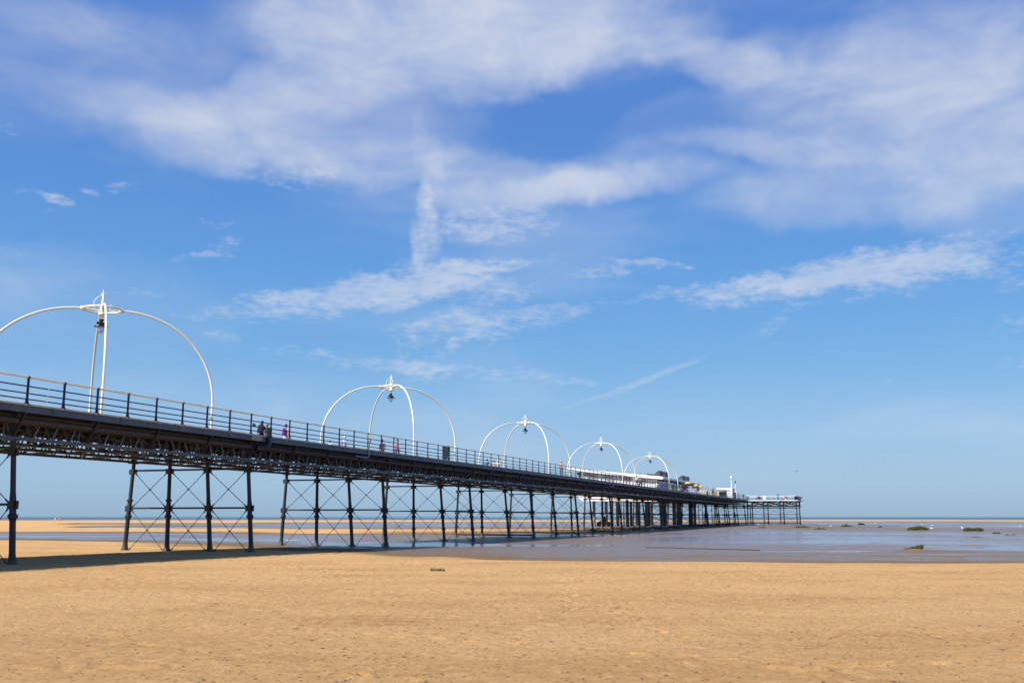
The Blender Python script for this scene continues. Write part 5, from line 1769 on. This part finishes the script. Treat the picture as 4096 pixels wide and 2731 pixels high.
def build_world():
    w = bpy.data.worlds.new('World')
    scene.world = w
    w.use_nodes = True
    N, L = w.node_tree.nodes, w.node_tree.links
    bg = N['Background']
    w.cycles.sampling_method = 'MANUAL'
    w.cycles.sample_map_resolution = 512
    bg.inputs[1].default_value = SKY_GAIN
    sky = N.new('ShaderNodeTexSky')
    sky.sky_type = 'NISHITA'
    sky.sun_disc = False
    sky.sun_elevation = R(SUN_EL)
    sky.sun_rotation = R(SUN_AZ)
    sky.air_density = 1.0
    sky.dust_density = 0.5
    sky.ozone_density = 2.5
    hs = N.new('ShaderNodeHueSaturation')
    hs.inputs['Hue'].default_value = HUE
    hs.inputs['Saturation'].default_value = SAT
    hs.inputs['Value'].default_value = VAL
    L.new(sky.outputs[0], hs.inputs['Color'])
    # clear-air colour by elevation, blended over the sky model to take out its yellow horizon
    tc = N.new('ShaderNodeTexCoord')
    d = tc.outputs['Generated']
    sep = N.new('ShaderNodeSeparateXYZ')
    L.new(d, sep.inputs[0])
    az = math_n(N, L, 'MULTIPLY', math_n(N, L, 'ARCTAN2', sep.outputs['X'], sep.outputs['Y']), 180 / math.pi)
    el = math_n(N, L, 'MULTIPLY', math_n(N, L, 'ARCSINE', sep.outputs['Z']), 180 / math.pi)
    lin = lambda c: tuple((x / 255 / 12.92 if x < 10 else ((x / 255 + 0.055) / 1.055) ** 2.4) / SKY_GAIN / 2 ** EXPOSURE for x in c)
    air = ramp(N, L, maprange(N, L, el, 0, 60), [(e / 60, lin(c)) for e, c in AIR])
    clear = mixc(N, L, AIR_MIX, hs.outputs[0], air)
    cmb = N.new('ShaderNodeCombineXYZ')
    L.new(az, cmb.inputs[0]); L.new(el, cmb.inputs[1]); cmb.inputs[2].default_value = 1.0
    p0 = cmb.outputs[0]

    def vnoise3(vec, scale, detail, rough=0.6, dist=0.0, col=False):
        n = N.new('ShaderNodeTexNoise')
        n.noise_dimensions = '2D'
        n.inputs['Scale'].default_value = scale
        n.inputs['Detail'].default_value = detail
        n.inputs['Roughness'].default_value = rough
        n.inputs['Distortion'].default_value = dist
        L.new(vec, n.inputs['Vector'])
        return n.outputs['Color' if col else 'Fac']

    def warp(vec, scale, amt, detail=3):
        c = vnoise3(vec, scale, detail, 0.6, 0, True)
        s = N.new('ShaderNodeVectorMath'); s.operation = 'SUBTRACT'
        L.new(c, s.inputs[0]); s.inputs[1].default_value = (.5, .5, .5)
        m = N.new('ShaderNodeVectorMath'); m.operation = 'MULTIPLY_ADD'
        L.new(s.outputs[0], m.inputs[0]); m.inputs[1].default_value = amt
        L.new(vec, m.inputs[2])
        return m.outputs[0]
    ps = warp(p0, 0.15, (4.5, 2.4, 0), 4)
    pw = warp(warp(p0, 0.22, (2.2, 1.2, 0), 3), 1.1, (1.3, 0.7, 0), 4)

    def patches(vec, lst, spread):
        tot = None
        for (ca, ce, ra, re, ro, amp) in lst:
            c, s = math.cos(R(ro)), math.sin(R(ro))
            ds = []
            for (ex, ey, rad) in ((c, s, ra), (-s, c, re)):
                dn = N.new('ShaderNodeVectorMath'); dn.operation = 'DOT_PRODUCT'
                L.new(vec, dn.inputs[0])
                dn.inputs[1].default_value = (ex / rad, ey / rad, -(ca * ex + ce * ey) / rad)
                ds.append(dn.outputs['Value'])
            v = math_n(N, L, 'MULTIPLY', ds[0], ds[0])
            v = math_n(N, L, 'MULTIPLY_ADD', ds[1], ds[1], v)
            v = maprange(N, L, v, spread, 0.0, 0.0, amp, True)
            tot = v if tot is None else math_n(N, L, 'ADD', tot, v)
        return tot
    soft = patches(ps, SOFT, 1.55)
    wis = patches(pw, WISP, 2.2)
    f1 = vnoise3(mapping(N, L, p0, (0.16, 0.30, 1)), 1.0, 6, 0.58, 0.4)
    f2 = vnoise3(mapping(N, L, p0, (0.40, 1.3, 1), rot=(0, 0, R(-7))), 1.0, 7, 0.60, 0.0)
    f3 = vnoise3(mapping(N, L, p0, (1.3, 3.6, 1), rot=(0, 0, R(-5))), 1.0, 5, 0.66, 0.0)
    s1 = math_n(N, L, 'MULTIPLY', soft, maprange(N, L, f1, 0.30, 0.70, 0.70, 1.25))
    s1 = math_n(N, L, 'MULTIPLY', s1, maprange(N, L, f2, 0.3, 0.7, 0.86, 1.14))
    s1 = math_n(N, L, 'MULTIPLY', math_n(N, L, 'SUBTRACT', 1.0, math_n(N, L, 'EXPONENT', math_n(N, L, 'MULTIPLY', s1, -0.78))), 0.93)
    tex = math_n(N, L, 'ADD', math_n(N, L, 'MULTIPLY', f2, 0.5), math_n(N, L, 'MULTIPLY', f3, 0.5))
    w1 = math_n(N, L, 'ADD', wis, math_n(N, L, 'MULTIPLY', math_n(N, L, 'SUBTRACT', tex, 0.5), 3.8))
    w1 = math_n(N, L, 'MULTIPLY', maprange(N, L, w1, 0.10, 2.0, 0.0, 0.62, True), maprange(N, L, wis, 0.05, 0.35, 0, 1, True))
    tr = patches(warp(p0, 0.55, (0.9, 0.5, 0), 3), TRAIL, 2.0)
    tr = math_n(N, L, 'MULTIPLY', tr, maprange(N, L, f3, 0.3, 0.7, 0.55, 1.15))
    tr = math_n(N, L, 'MINIMUM', math_n(N, L, 'MULTIPLY', tr, 0.52), 0.6)
    w1 = math_n(N, L, 'MAXIMUM', w1, tr)
    inv = math_n(N, L, 'MULTIPLY', math_n(N, L, 'SUBTRACT', 1.0, s1), math_n(N, L, 'SUBTRACT', 1.0, w1))
    fv = vnoise3(mapping(N, L, p0, (0.035, 0.16, 1), rot=(0, 0, R(6))), 1.0, 5, 0.55)
    veil = math_n(N, L, 'MULTIPLY', maprange(N, L, fv, 0.45, 0.75, 0.0, 0.22, True), maprange(N, L, el, 0.5, 5.0))
    inv = math_n(N, L, 'MULTIPLY', inv, math_n(N, L, 'SUBTRACT', 1.0, veil))
    cl = math_n(N, L, 'SUBTRACT', 1.0, inv, clamp=True)
    k = 1.0 / SKY_GAIN
    thick = mixc(N, L, maprange(N, L, f1, 0.35, 0.7), tuple(c * k for c in CLOUD0), tuple(c * k for c in CLOUD1))
    col = mixc(N, L, cl, clear, thick)
    L.new(col, bg.inputs[0])


HUE, SAT, VAL = 0.5, 1.15, 1.0
AIR_MIX = 0.9
AIR = [(0, (143, 177, 209)), (2, (151, 187, 220)), (4.5, (144, 187, 226)), (7, (128, 180, 227)), (10, (112, 170, 226)), (14, (99, 158, 223)),
       (18, (91, 147, 218)), (22, (86, 136, 212)), (29, (90, 135, 211)), (60, (65, 100, 175))]
CLOUD0, CLOUD1 = (0.47, 0.525, 0.635), (0.575, 0.60, 0.655)
build_world()

sun = bpy.data.lights.new('sun', 'SUN')
sun.energy = 4.8
sun.angle = R(0.53)
sun.color = (1.0, 0.95, 0.87)
so = bpy.data.objects.new('sun', sun)
COL.objects.link(so)
sd = Vector((math.sin(R(SUN_AZ)) * math.cos(R(SUN_EL)), math.cos(R(SUN_AZ)) * math.cos(R(SUN_EL)), math.sin(R(SUN_EL))))
so.rotation_euler = sd.to_track_quat('Z', 'Y').to_euler()
so.location = (-60, -10, 90)

cam = bpy.data.cameras.new('camera')
cam.sensor_width = 36.0
cam.lens = 36.0 * 4000 / 4096
cam.clip_start = 0.1
cam.clip_end = 200000
co = bpy.data.objects.new('camera', cam)
COL.objects.link(co)
co.location = (0, 0, CAM_H)
co.rotation_euler = (R(90 + 9.940), 0, 0)
scene.camera = co

scene.view_settings.view_transform = 'Standard'
scene.view_settings.look = 'None'
scene.view_settings.exposure = EXPOSURE
scene.view_settings.gamma = 1.0
scene.render.engine = 'CYCLES'
scene.cycles.max_bounces = 6
scene.cycles.transparent_max_bounces = 8
